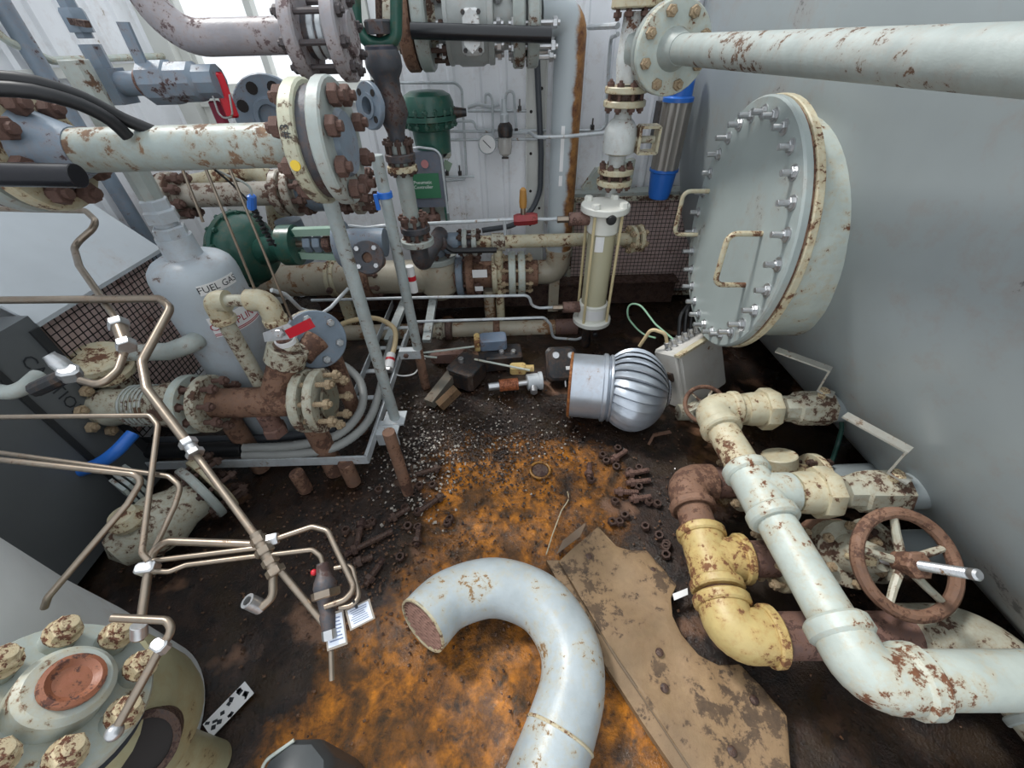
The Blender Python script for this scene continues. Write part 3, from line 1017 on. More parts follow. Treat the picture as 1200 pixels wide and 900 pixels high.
for v_ in bm.verts:
    if v_.co.z > ZB-0.004:
        v_.co.z += 0.018*mn.noise(V((v_.co.x*7, v_.co.y*7, 1)))+0.004*mn.noise(V((v_.co.x*24, v_.co.y*24, 1)))
c0 = sum(P, V())/len(P); c0.z = 0
T = Thing('insulation_blanket', 'dirty tan insulation blanket with scalloped edge lying flat on the floor', 'insulation', c0)
me = bpy.data.meshes.new('pad'); bm.to_mesh(me); bm.free()
me.transform(Matrix.Translation(-c0)); 
me.polygons.foreach_set('use_smooth', [True]*len(me.polygons)); me.set_sharp_from_angle(angle=math.radians(50))
link('pad', me, M_BLKT, T.o)
# folded side flap, its seam cord and rivets
fl = [(640, 657), (668, 708), (708, 778), (752, 846), (797, 912), (830, 985)]
fr = [(656, 657), (683, 706), (724, 773), (769, 839), (813, 906), (850, 984)]
s = MB()
for zt in (0.034, 0.004):
    for (p, q) in zip(fl, fr):
        s.v.append(at(*p, Z=0.03)*1.0); s.v[-1].z = zt
        s.v.append(at(*q, Z=0.045)*1.0); s.v[-1].z = zt+(0.012 if zt > 0.02 else 0)
n = len(fl)
for k in range(n-1):
    i = 2*k; s.f.append((i, i+1, i+3, i+2)); j = i+2*n
    s.f.append((j, j+2, j+3, j+1)); s.f.append((i, i+2, j+2, j))
s.f.append((0, 2*n, 2*n+1, 1))
T.add('side_flap', s, M_BLKT)
T.add('seam_cord', MB().tube([at(*q, Z=0.052)+V((0, 0, -0.004)) for q in fr], 0.0045, 0.05, 8), plain('cord', (112, 96, 78), 0.8))
T.add('torn_tab', MB().prism([(0, 0), (0.10, 0.03), (0.135, 0.075), (0.03, 0.04)], at(652, 650, Z=0.03), (1, 0.3, 0.12), (0, 1, 0.25), 0.006), paint('stiff_tab', (120, 104, 88), 0.3, (80, 66, 54), (60, 50, 44), 14, rough=0.8))
T.add('torn_tab', MB().prism([(0, 0), (0.05, 0.01), (0.055, 0.03), (0.0, 0.02)], at(790, 704, Z=0.05), (1, 0.1, 0.1), (0, 1, 0.1), 0.005), M_PAPER())
for (px, py) in ((690, 652), (765, 668), (773, 764), (884, 820), (779, 806), (858, 880)):
    p = at(px, py, Z=ZB+0.006)
    T.add('rivet', MB().lathe([(0, 0.004), (0.006, 0.004), (0.012, 0.0), (0.012, -0.004)], p, (0, 0, 1), 14), M_BOLTDARK())
# wire tail
solo('tie_wire', 'thin stiff tan wire lying between orange floor and tan blanket', 'wire', MB().tube([at(640, 650, Z=0.01), at(648, 625, Z=0.012), at(658, 598, Z=0.01), at(667, 585, Z=0.008), at(665, 576, Z=0.008)], 0.0025, 0.05, 6), M_CREAM())

# drain ring
p = at(633, 551, Z=0.004)
T = Thing('floor_drain', 'small round rusty drain plug set in the orange floor', 'drain', (p.x, p.y, 0))
T.add('ring', MB().torus(V((p.x, p.y, 0.004)), (0, 0, 1), 0.045, 0.006, 28, 8), paint('ochre_ring', (150, 106, 40), 0.4, (110, 70, 30), (70, 46, 28), 40))
T.add('plug', MB().lathe([(0, 0.004), (0.036, 0.004), (0.040, -0.004)], V((p.x, p.y, 0.0)), (0, 0, 1), 24), M_BOLTDARK())

# loose nuts, bolts and studs
nutme = MB()
nutme.lathe([(0.55, 0), (1.0, 0), (1.0, 0.8), (0.92, 0.9), (0.55, 0.9)], (0, 0, 0), (0, 0, 1), 6, True)
NUT = nutme.mesh('loose_nut')
nuts = [(692, 562), (706, 533), (722, 546), (738, 552), (749, 548), (724, 525), (760, 588), (770, 590), (721, 588), (717, 611), (726, 612), (733, 604), (757, 617), (773, 627), (782, 638), (781, 650), (748, 570),
        (443, 574), (508, 568), (491, 570), (475, 595), (490, 600), (525, 613), (478, 616), (490, 618), (469, 652), (436, 612), (405, 622), (432, 614), (528, 608), (780, 640), (711, 540)]
NB = M_BOLTDARK(); NR = M_BOLTRUST()
for i, (px, py) in enumerate(nuts):
    p = at(px, py, Z=0.008)
    me = NUT if i == 0 else NUT
    o = link('loose_nut', me, NB)
    o.location = (p.x, p.y, 0.0)
    o.scale = (0.019,)*3
    o.rotation_euler = (random.uniform(-.25, .25), random.uniform(-.25, .25), random.random()*3)
    left = px < 560
    o['label'] = 'small rusty hex nut loose on the wet floor left of the drain' if left else 'small rusty hex nut loose on the floor near the rusted drain pipe'
    o['category'] = 'nut'
    o['group'] = 'loose nuts left of the drain' if left else 'loose nuts by the drain pipe'
studs = [((416, 648), (425, 608), 'l'), ((404, 650), (460, 622), 'l'), ((415, 660), (437, 652), 'l'), ((428, 686), (449, 655), 'l'), ((488, 640), (491, 617), 'l'), ((455, 610), (480, 595), 'l'), ((488, 556), (516, 548), 'l'), ((490, 600), (520, 580), 'l'),
         ((690, 560), (691, 543), 'r'), ((716, 540), (734, 528), 'r'), ((733, 556), (760, 551), 'r'), ((734, 566), (762, 563), 'r'), ((720, 576), (748, 577), 'r'), ((738, 585), (763, 582), 'r')]
for (p0, p1, sd) in studs:
    a0, a1 = at(*p0, Z=0.014), at(*p1, Z=0.014)
    d = (a1-a0).normalized(); L_ = (a1-a0).length
    b = MB(); prof = [(0, 0)]; h = 0.0
    while h < L_-0.004:
        prof += [(0.0125, h), (0.0110, h+0.004)]; h += 0.008
    prof += [(0.011, L_), (0, L_)]
    b.lathe(prof, a0, d, 8)
    q = a0+d*L_*0.15 if sd == 'r' or random.random() < .5 else a0+d*L_*0.75
    b.lathe([(0, 0), (0.021, 0), (0.021, 0.018), (0, 0.018)], q, d, 6)
    solo('stud_bolt', 'dark rusty stud bolt lying loose on the wet floor near the hanging tags' if sd == 'l' else 'brown rusty stud bolt lying loose beside the rusted pipe elbow', 'bolt', b, M_BOLTDARK() if sd == 'l' else M_BOLTRUST(), group='loose studs near the tags' if sd == 'l' else 'loose studs by the pipe elbow')

# a bent strap and small clip by the vent
p = [at(760, 521, Z=0.01), at(766, 510, Z=0.02), at(786, 506, Z=0.02)]
solo('metal_clip', 'small bent rusty metal clip lying in front of the turbine vent', 'clip', MB().bar(p[0], p[1], 0.012, 0.003).bar(p[1], p[2], 0.02, 0.003), M_RUST())

# grit and flakes: too many to count
def flakes(name, label, n, cx_, cy_, sx_, sy_, smin, smax, mat, seed):
    rnd = random.Random(seed); b = MB()
    for _ in range(n):
        px, py = rnd.gauss(cx_, sx_), rnd.gauss(cy_, sy_)
        if not (0 < px < 1200 and 395 < py < 900): continue
        p = at(px, py, Z=0)
        if p.x > 1.25 or p.y > 2.6: continue
        s = rnd.uniform(smin, smax)
        R = Euler((rnd.uniform(-.6, .6), rnd.uniform(-.6, .6), rnd.random()*6)).to_matrix()
        i = len(b.v); c = V((p.x, p.y, s*0.25))
        for q in ((-1, -.6, 0), (.2, -1, .2), (1, .3, 0), (-.3, 1, .1), (0, 0, .55), (0, 0, -.3)):
            b.v.append(c+R @ (V(q)*s))
        for q in ((0, 1, 4), (1, 2, 4), (2, 3, 4), (3, 0, 4), (1, 0, 5), (2, 1, 5), (3, 2, 5), (0, 3, 5)): b.f.append(tuple(i+k for k in q))
    o = link(name, b.mesh(name, smooth=False), mat); o['label'] = label; o['category'] = 'debris'; o['kind'] = 'stuff'


M_FLAKE = plain('wet_black_flake', (62, 50, 44), 0.25, var=0.3, scale=60)
M_FLAKE2 = plain('pale_flake', (176, 168, 158), 0.4, var=0.3, scale=60)
M_FLAKE3 = paint('brown_flake', (96, 70, 52), 0.5, (70, 46, 34), (44, 32, 28), 80, rough=0.5)
flakes('dark_grit', 'glossy black scale and grit heaped on the wet floor behind the drain', 2600, 545, 520, 75, 32, 0.003, 0.008, M_FLAKE, 1)
flakes('pale_grit', 'pale debris flakes coloured as glints scattered on the wet floor by the rail legs', 340, 492, 540, 26, 34, 0.003, 0.009, M_FLAKE2, 2)  # pale flake colour stands in for glints off the wet debris
flakes('pale_grit', 'pale flakes in the dark grit between the drain and the vent', 160, 590, 510, 50, 16, 0.003, 0.007, M_FLAKE2, 3)
flakes('brown_grit', 'brown rust crumbs spread thinly over the whole floor', 1500, 560, 600, 260, 120, 0.003, 0.007, M_FLAKE3, 4)
flakes('dark_grit', 'black crumbs around the loose studs left of the bend', 380, 440, 640, 60, 55, 0.003, 0.008, M_FLAKE3, 5)

# ================================================================== back wall equipment
UP = V((0, 0, 1))


def vlathe(T, name, px, Y, prof, mat, n=24, parent=None, X=None):
    """upright turned part: prof = [(half width px, py), ...] measured on the photo at plane Y"""
    pts = []
    pm = prof[len(prof)//2][1]
    x0 = X if X is not None else at(px, pm, Y=Y).x
    for (w, py) in prof:
        p = at(px, py, Y=Y)
        pts.append((max(0, sz(p, w)), p.z))
    pts = [(r, z) for r, z in reversed(pts)]
    z0 = pts[0][1]
    b = MB().lathe([(0, 0)]+[(r, z-z0) for r, z in pts]+[(0, pts[-1][1]-z0)], (x0, Y, z0), UP, n)
    return T.add(name, b, mat, parent)


# ---- flanged valve stack right of the tall pipe
YK = 2.25
K0 = at(728, 150, Y=YK)
zk = lambda py: at(728, py, Y=YK).z
kp = lambda py: V((K0.x, YK, zk(py)))
M_STK = paint('pale_valve_paint', (206, 210, 208), 0.2, (120, 84, 60), (90, 62, 50), 24)
T = Thing('valve_stack', 'pale flanged valve stack with cream flanges and rusty nuts right of tall pipe', 'valve', (K0.x, YK, 0.0))
f = flange(T, kp(4), UP, 0.105, 0.035, M_CREAM(), 8, 0.018, M_BOLTRUST(), L=0.05)
T.add('neck', MB().lathe([(0, 0), (0.05, 0), (0.06, 0.08), (0.05, zk(14)-zk(98)), (0, zk(14)-zk(98))], kp(98), UP, 20), M_STK)
f = flange_pair(T, kp(113), UP, 0.096, 0.026, 0.026, M_CREAM(), 8, 0.017, M_BOLTRUST())
vlathe(T, 'body', 728, YK, [(9, 126), (10, 138), (14, 142), (18, 150), (19, 158), (19, 166), (18, 178), (10, 182), (9, 195)], M_STK, X=K0.x)
band(T, kp(161), UP, 0.076, 0.012, M_CREAM())
band(T, kp(178), UP, 0.07, 0.010, M_CREAM())
f = flange_pair(T, kp(206), UP, 0.09, 0.026, 0.026, M_CREAM(), 8, 0.017, M_BOLTRUST())
T.add('pipe', MB().cyl(kp(214), kp(330), 0.036, n=16), M_STK)
hb = MB()
hx0, hx1, h0, h1 = at(748, 160, Y=YK-0.02).x, at(770, 160, Y=YK-0.02).x, zk(178), zk(148)
yy = YK-0.02
for (p, q) in (((hx0, h0), (hx1, h0)), ((hx1, h0), (hx1, h1)), ((hx1, h1), (hx0, h1)), ((hx0, h1), (hx0, h0))):
    hb.bar((p[0], yy, p[1]), (q[0], yy, q[1]), 0.012, 0.075, up=(0, 1, 0))
T.add('handle_frame', hb, M_CREAM())
T.add('stem', MB().cyl((K0.x+0.05, yy, (h0+h1)/2), (hx1-0.01, yy, (h0+h1)/2), 0.016, n=12), M_WORN())

# ---- pipe running from the stack over the tank
TP0, TP1 = at(788, 58, Y=2.10), at(1200, 71, X=0.84)
dT = (TP1-TP0).normalized()
T = Thing('overhead_pipe', 'thick pale grey pipe running from the bolted flange across the top of the tank', 'pipe', (TP0.x, TP0.y, TP0.z-0.1))
rT = sz(at(840, 60, Y=1.9), 15.5)
T.add('pipe', MB().cyl(TP0, TP1+dT*1.6, rT, n=28), M_GREY())
f1 = T.add('flange', MB().disc(TP0-dT*0.0, dT, 0.155, 0.03), M_PALE())
T.add('hub', MB().lathe([(0, 0), (rT*1.5, 0), (rT*1.05, 0.07), (0, 0.07)], TP0+dT*0.012, dT, 24), M_GREY())
f2 = T.add('flange', MB().disc(TP0-dT*0.04, dT, 0.155, 0.03), M_GREY())
bolts(T, f1, TP0-dT*0.02, dT, 0.122, 8, 0.021, 0.078, M_BOLTMIX(), 0.35)
T.add('tee', MB().cyl(TP0-dT*0.05, V((K0.x, YK, TP0.z)), 0.075, n=22), M_GREY())
f3 = flange(T, TP0-dT*0.135, dT, 0.14, 0.03, M_GREY(), 8, 0.016, M_BOLTMIX(), L=0.05)
T.add('tag', MB().rbox(TP0-dT*0.10+V((-0.085, -0.04, -0.03)), (0.05, 0.008, 0.055), None, 0.004), plain('brass_tag', (196, 146, 74), 0.4, 0.4))

# ---- blue capped filter
YF = 2.47
F0 = at(788, 150, Y=YF)
zf = lambda py: at(788, py, Y=YF).z
T = Thing('air_filter', 'blue capped upright filter with fluted grey body beside the tank', 'filter', (F0.x, YF, zf(231)))
rF = sz(F0, 16.5)
T.add('top_cap', MB().lathe([(0, zf(70)), (rF*0.8, zf(70)), (rF*0.85, zf(112)), (rF*1.02, zf(114)), (rF*1.02, zf(119)), (0, zf(119))][::-1], (F0.x, YF, 0), UP, 24), M_BLUE())
fb = MB(); nf_ = 40
for z in (zf(198), zf(119)):
    for k in range(nf_):
        t = 2*PI*k/nf_; r = rF*(1.0 if k % 4 < 2 else 0.92)
        fb.v.append(V((F0.x+r*math.cos(t), YF+r*math.sin(t), z)))
fb.bridge(list(range(nf_)), list(range(nf_, 2*nf_)))
T.add('fluted_body', fb, plain('fluted_grey', (150, 146, 140), 0.35, 0.4))
T.add('bottom_cap', MB().lathe([(0, zf(231)), (rF*0.72, zf(231)), (rF*0.82, zf(226)), (rF*0.95, zf(201)), (rF*1.05, zf(200)), (rF*1.05, zf(197)), (0, zf(197))], (F0.x, YF, 0), UP, 24), M_BLUE())
T.add('bracket', MB().box((F0.x-0.02, YF+0.12, zf(150)), (0.05, 0.18, 0.2)), M_BLACKPL())

# ---- sight filter in front of the right heater
YS = 2.12
S0 = at(701, 310, Y=YS)
zs_ = lambda py: at(701, py, Y=YS).z
rS = sz(S0, 19)
T = Thing('sight_filter', 'white capped clear cylinder filter with four tie rods standing by the mesh heater', 'filter', (S0.x, YS, zs_(380)))
T.add('top_plate', MB().disc((S0.x, YS, zs_(243)), UP, rS*1.36, 0.035), M_WHITEPL())
T.add('top_cap', MB().cyl((S0.x, YS, zs_(271)), (S0.x, YS, zs_(244)), rS*0.92, n=24), M_WHITEPL())
m_, nt, N, L, pb = new_mat('cloudy_tube')
pb.inputs['Base Color'].default_value = (*lin((206, 200, 170)), 1); pb.inputs['Roughness'].default_value = 0.25
pb.inputs['Transmission Weight'].default_value = 0.25
T.add('clear_tube', MB().cyl((S0.x, YS, zs_(356)), (S0.x, YS, zs_(269)), rS*0.8, n=24), m_)
T.add('bottom_cap', MB().cyl((S0.x, YS, zs_(372)), (S0.x, YS, zs_(353)), rS*0.95, n=24), M_WHITEPL())
T.add('bottom_plate', MB().disc((S0.x, YS, zs_(373)), UP, rS*1.26, 0.03), M_WHITEPL())
for k in range(4):
    t = PI/4+PI/2*k+0.1
    p = V((S0.x+rS*1.1*math.cos(t), YS+rS*1.1*math.sin(t), 0))
    T.add('tie_rod', MB().cyl(p+V((0, 0, zs_(372))), p+V((0, 0, zs_(240))), 0.008, n=8), plain('cream_rod', (208, 192, 150), 0.4))
    T.add('rod_nut', MB().nut(p+V((0, 0, zs_(241))), UP, 0.022, 0.03), M_WHITEPL())
T.add('plug', MB().lathe([(0, -0.02), (0.022, -0.02), (0.026, 0.0), (0.02, 0.015), (0, 0.018)], (S0.x+0.01, YS-rS*1.3, zs_(249)), (0, -1, 0), 16), M_BLACK())
T.add('plug', MB().lathe([(0, -0.02), (0.014, -0.02), (0.016, 0.0), (0, 0.012)], (S0.x+0.01, YS-rS*1.22, zs_(381)), (0, -1, 0), 12), M_BLACK())
lb = T.add('label_sheet', patch((S0.x, YS-rS*0.95, zs_(362)), (1, 0, 0), UP, rS*1.2, 0.06, rS*0.95), M_PAPER())
T.add('label_sheet', patch((S0.x-0.01, YS-rS*0.8, zs_(281)), (1, 0, 0), UP, rS*0.8, 0.08, rS*0.8), M_PAPER())
T.add('post', MB().cyl((S0.x-0.02, YS, 0.0), (S0.x-0.02, YS, zs_(373)), 0.028, n=14), M_BLACKPL())
for py in (256, 359):
    z = zs_(py); x1 = S0.x-rS*0.9
    T.add('coupling', MB().cyl((x1-0.10, YS, z), (x1+0.02, YS, z), 0.033, n=16), M_MAROON())
    T.add('fitting', MB().cyl((x1-0.16, YS, z), (x1-0.10, YS, z), 0.017, n=6), M_STEEL())
# flanged stub behind the filter
p = at(742, 280, Y=2.3)
T = Thing('pipe_stub', 'peeling cream flanged pipe stub sticking out beside the sight filter', 'pipe', (p.x, 2.3, p.z-0.05))
T.add('pipe', MB().cyl((S0.x+0.03, 2.3, p.z), (p.x, 2.3, p.z), 0.034, n=16), M_CREAM())
flange_pair(T, V((p.x+0.01, 2.3, p.z)), (1, 0.25, 0), 0.075, 0.022, 0.02, M_CREAM(), 6, 0.018, M_BOLTMIX())

# ---- catalytic heaters with wire guards
def grid_panel(o, x, y, w, h, pitch, r):
    """wire mesh w by h in axes x,y from corner o"""
    b = MB(); o, x, y = V(o), V(x), V(y)
    n = int(w/pitch)
    for k in range(n+1):
        b.bar(o+x*(w*k/n), o+x*(w*k/n)+y*h, r, r, up=x.cross(y))
    n = int(h/pitch)
    for k in range(n+1):
        b.bar(o+y*(h*k/n), o+y*(h*k/n)+x*w, r, r, up=x.cross(y))
    return b


M_PAD = paint('heater_pad', (222, 198, 192), 0.25, (170, 130, 122), (146, 112, 106), 4, rough=0.9, var=0.15)
M_WIRE = plain('dark_wire', (52, 46, 46), 0.5, 0.5)
a0, a1 = at(672, 345, Y=2.72), at(800, 345, Y=2.72); b0 = at(690, 234, Y=2.72)
T = Thing('catalytic_heater', 'wall heater with rusty pink face behind wire guard right of tall pipe', 'heater', ((a0.x+a1.x)/2, 2.76, 0.05))
wd = a1.x-a0.x+0.08; hg = b0.z-a0.z
T.add('casing', MB().box(((a0.x+a1.x)/2, 2.80, a0.z+hg/2), (wd+0.06, 0.12, hg+0.06)), M_GREY())
T.add('heater_pad', MB().box(((a0.x+a1.x)/2, 2.745, a0.z+hg/2), (wd-0.02, 0.02, hg-0.04)), M_PAD)
T.add('wire_guard', grid_panel((a0.x-0.04, 2.715, a0.z), (1, 0, 0), UP, wd, hg, 0.026, 0.0026), M_WIRE, kind='stuff')
fr_ = MB()
for (p, q) in (((a0.x-0.05, a0.z-0.01), (a0.x+wd-0.03, a0.z-0.01)), ((a0.x-0.05, a0.z+hg), (a0.x+wd-0.03, a0.z+hg)), ((a0.x-0.05, a0.z), (a0.x-0.05, a0.z+hg)), ((a0.x+wd-0.03, a0.z), (a0.x+wd-0.03, a0.z+hg))):
    fr_.bar((p[0], 2.72, p[1]), (q[0], 2.72, q[1]), 0.025, 0.025, up=(0, 1, 0))
T.add('guard_frame', fr_, M_WORN())
T.add('hood', MB().prism([(0, 0), (0.32, 0.0), (0.32, 0.17), (0.08, 0.12)], (a0.x+0.02, 2.83, b0.z+0.03), (1, 0, 0), UP, -0.2), M_PALE())

# ---- tall pipe and the big ball valve at the top
M_TANPIPE = paint('tan_grey_pipe', (176, 168, 150), 0.30, (150, 112, 76), (112, 82, 60), 10)

YM = 2.58
MX = at(662, 160, Y=YM).x
zm = lambda py: at(662, py, Y=YM).z
mt, nt, N, L, pb = new_mat('grey_pipe_rust_streak')
tc = N.new('ShaderNodeTexCoord'); sp = N.new('ShaderNodeSeparateXYZ'); L.new(tc.outputs['Object'], sp.inputs[0])
nn = noise(N, L, tc.outputs['Object'], 7, 6, 0.65)
ad = N.new('ShaderNodeMath'); ad.operation = 'MULTIPLY_ADD'; ad.inputs[1].default_value = 0.10; L.new(nn.outputs['Fac'], ad.inputs[0]); L.new(sp.outputs['X'], ad.inputs[2])
rm = ramp(N, 0.06, 0.078); L.new(ad.outputs[0], rm.inputs['Fac'])
n2 = noise(N, L, tc.outputs['Object'], 16, 6, 0.7); r2 = ramp(N, 0.35, 0.66, (*lin((88, 52, 40)), 1), (*lin((176, 128, 74)), 1)); L.new(n2.outputs['Fac'], r2.inputs['Fac'])
L.new(mixc(N, L, rm.outputs['Color'], lin((176, 184, 188)), r2.outputs['Color']), pb.inputs['Base Color'])
pb.inputs['Roughness'].default_value = 0.5
T = Thing('riser_pipe', 'tall grey upright pipe with a long brown rust streak down its right side', 'pipe', (MX, YM, 0.0))
zE = zm(318); zV = at(555, 20, Y=2.52).z
vX = lambda px: at(px, 60, Y=2.52).x
T.add('pipe', MB().tube([(vX(632), YM-0.03, zV), (MX, YM, zV), (MX, YM, zE+0.14)], 0.078, 0.10, 26), mt)
T.add('elbow', MB().tube([(MX, YM, zE+0.15), (MX, YM, zE), (at(618, 318, Y=YM).x, YM, zE)], 0.080, 0.13, 26, seg=10), M_TANPIPE)
band(T, (MX, YM, zE+0.15), UP, 0.086, 0.03, M_TANPIPE, 'weld_ring')
T.add('support_leg', MB().bar((MX-0.02, YM, 0), (MX-0.02, YM, zE), 0.07, 0.05, up=(0, 1, 0)), M_TANPIPE)
lb = T.add('label_strip', patch((MX-0.02, YM-0.0765, zm(172)), (1, 0, 0), UP, 0.022, zm(148)-zm(200), 0.0765), M_PAPER())
T.add('label_strip', patch((MX-0.02, YM-0.0765, zm(208)), (1, 0, 0), UP, 0.022, 0.055, 0.0765), M_PAPER())

YV = 2.52
M_VALVE = paint('grey_valve_paint', (168, 172, 170), 0.2, (100, 74, 58), (76, 54, 48), 12)
T = Thing('ball_valve', 'big grey flanged ball valve with black bar handle hanging at top centre', 'valve', (vX(553), YV, zV-0.25))
ax = V((1, 0, 0))
rV = at(553, 20, Y=YV).z-at(553, 80, Y=YV).z
def vflange(p0, p1, mat, R, bmat=None, n=8, L=None):
    x0, x1 = vX(p0), vX(p1)
    return flange(T, V(((x0+x1)/2, YV, zV)), ax, R, x1-x0, mat, n, 0.022, bmat or M_BOLTDARK(), L=L)
vflange(477, 492, M_RUST(), rV*1.06, n=0)
f = vflange(494, 509, M_GREY(), rV*1.06, M_BOLTDARK(), 10, 0.17)
T.add('pipe', MB().cyl((vX(455), YV, zV), (vX(530), YV, zV), rV*0.6, n=24), M_WORN())
T.add('body', MB().lathe([(0, vX(518)), (rV*0.62, vX(518)), (rV*0.7, vX(526)), (rV*0.92, vX(527)), (rV*0.92, vX(537)), (rV*0.97, vX(541)), (rV*0.97, vX(566)), (rV*0.92, vX(570)), (rV*0.92, vX(579)), (rV*0.66, vX(581)), (rV*0.62, vX(632)), (0, vX(632))], (0, YV, zV), ax, 32), M_VALVE)
f = vflange(527, 532, M_VALVE, rV*0.95, M_ZINC(), 10, 0.06)
f = vflange(573, 580, M_VALVE, rV*0.95, M_ZINC(), 10, 0.06)
f = vflange(601, 614, M_GREY(), rV*1.04, n=0)
f = vflange(617, 630, M_GREY(), rV*1.04, M_ZINC(), 10, 0.17)
pc = at(553, 37, Y=YV-rV*0.97)
T.add('stem_plate', MB().rbox(pc+V((0, 0.02, 0)), (sz(pc, 26), 0.05, sz(pc, 44)), None, 0.02), paint('white_plate', (214, 216, 216), 0.15, (120, 110, 100), (90, 84, 80), 30))
for sx_ in (-1, 1):
    for s2 in (-1, 1):
        q = pc+V((sx_*sz(pc, 9), -0.008, s2*sz(pc, 17)))
        T.add('plate_bolt', MB().nut(q, (0, -1, 0), 0.010, 0.008), M_BLACKPL())
T.add('stem_block', MB().prism([(-0.035, -0.045), (0, -0.075), (0.035, -0.045), (0.035, 0.045), (0, 0.075), (-0.035, 0.045)], pc+V((0, -0.004, 0.0)), (1, 0, 0), UP, 0.045), paint('white_plate', (214, 216, 216)))
hb0, hb1 = at(482, 36, Y=pc.y-0.05), at(646, 41, Y=pc.y-0.05)
T.add('bar_handle', MB().hollow(hb0, hb1, sz(hb0, 8), sz(hb0, 6), 18), plain('black_gloss_bar', (26, 28, 32), 0.25))

# ---- wall conduit and instrument tubing
solo('conduit', 'black flexible conduit dropping down the steel channel and curving left', 'conduit', MB().tube([at(629, 60, Y=2.80), at(631, 110, Y=2.80), at(634, 180, Y=2.80), at(633, 225, Y=2.80), at(622, 250, Y=2.78), at(600, 265, Y=2.74), at(565, 270, Y=2.70)], 0.017, 0.2, 10, seg=8), plain('grey_black_conduit', (70, 74, 80), 0.45))
YT = 2.83


def tubing(label, pts, r=0.0075, Y=YT, mat=None, bend=0.04, name='tubing', ends=False):
    P = [at(*p[:2], Y=(p[2] if len(p) > 2 else Y)) for p in pts]
    return solo(name, label, 'tubing', MB().tube(P, r, bend, 8, seg=4), mat or M_GALV())


tubing('thin steel tube bending down beside the green dome to the two wall clips', [(455, 97), (533, 97), (541, 103), (547, 210), (522, 212)])
tubing('short steel tube below the dome tube ending at the green box', [(518, 207), (556, 207)])
tubing('upper steel tube running behind the regulator toward the steel channel', [(548, 130), (617, 130)])
tubing('steel tube with a double bend left of the regulator gauge', [(528, 142), (556, 142), (558, 152), (640, 153)])
tubing('straight steel tube under the green dome above the regulator gauge', [(512, 154), (580, 154)])
tubing('straight steel tube running from the small white controller to the gauge', [(526, 164), (640, 163)])
tubing('bright tube crossing the tall pipe to the valve stack', [(600, 156, 2.75), (621, 155, 2.7), (629, 161, 2.5), (665, 160, 2.45), (715, 155, 2.3)], 0.009, mat=M_GALV())
tubing('gooseneck steel tube standing left of the regulator', [(569, 122, 2.78), (569, 107, 2.78), (577, 114, 2.78), (578, 160, 2.78)])
tubing('hooked steel tube standing right of the regulator', [(592, 124, 2.78), (593, 107, 2.78), (602, 107, 2.78), (605, 150, 2.78)])
tubing('short steel tube with a twisted fitting beside the regulator', [(548, 126, 2.80), (560, 122, 2.80), (575, 126, 2.80), (585, 122, 2.80)], 0.010)
tubing('thin tube entering the wall beside the top of the valve stack', [(690, 32), (724, 30, 2.4)], 0.012)
tubing('thin tube bending down the wall left of the valve stack', [(724, 40, 2.5), (716, 44), (713, 85), (711, 145), (704, 153), (676, 153)], 0.010)
tubing('thin tube rising along the wall at the tank edge above the big flange', [(788, 14), (790, -20)], 0.007)
# regulator with gauge
R0 = at(592, 150, Y=2.74)
T = Thing('air_regulator', 'dark filter regulator with clear bowl and round white gauge on back wall', 'regulator', (R0.x, 2.78, at(592, 184, Y=2.74).z))
vlathe(T, 'bonnet', 591, 2.74, [(3, 116), (3.5, 132), (5, 134), (5, 146)], M_GALV(), 14)
vlathe(T, 'body', 592, 2.74, [(5, 143), (8, 147), (9, 152), (8, 160)], M_BLACKPL(), 16)
mb_, nt, N, L, pb = new_mat('clear_bowl')
pb.inputs['Base Color'].default_value = (0.75, 0.72, 0.68, 1); pb.inputs['Roughness'].default_value = 0.15; pb.inputs['Transmission Weight'].default_value = 0.6
vlathe(T, 'bowl', 592, 2.74, [(8, 161), (8.5, 172), (7, 180), (2, 184)], mb_, 16)
vlathe(T, 'filter_element', 591, 2.735, [(2.5, 160), (2.5, 174)], M_GALV(), 10)
g = at(571, 169, Y=2.72)
T.add('gauge_case', MB().lathe([(0, 0.03), (0.052, 0.03), (0.054, 0.0), (0.050, -0.004), (0.046, 0.002), (0, 0.002)][::-1], g, (0, 1, 0), 24), M_GALV())
T.add('gauge_dial', MB().lathe([(0, 0), (0.047, 0)], g+V((0, -0.001, 0)), (0, -1, 0), 24), M_PAPER())
T.add('needle', MB().bar(g+V((0.02, -0.004, -0.02)), g+V((-0.024, -0.004, 0.022)), 0.004, 0.002, up=(0, 1, 0)), M_INK())
T.add('drain_cock', MB().bar(at(588, 185, Y=2.72), at(596, 185, Y=2.72), 0.01, 0.01), M_BLACKPL())
for i, (px, py) in enumerate([(609, 127), (524, 203), (539, 203), (694, 149), (605, 153), (785, 12)]):
    p = at(px, py, Y=2.83)
    lab = ['dark tube clip on the wall right of the regulator', 'dark tube clip nearest the green controller box', 'dark tube clip on the wall right of the controller clip', 'dark tube clip between tall pipe and valve stack', 'dark fitting under the hooked regulator tube', 'dark tube clip above the big bolted flange'][i]
    solo('tube_clip', lab, 'clip', MB().box(p, (0.02, 0.03, 0.022)).bar(p, p+V((0, 0, 0.045)), 0.008, 0.008), M_BLACKPL(), group='wall tube clips')

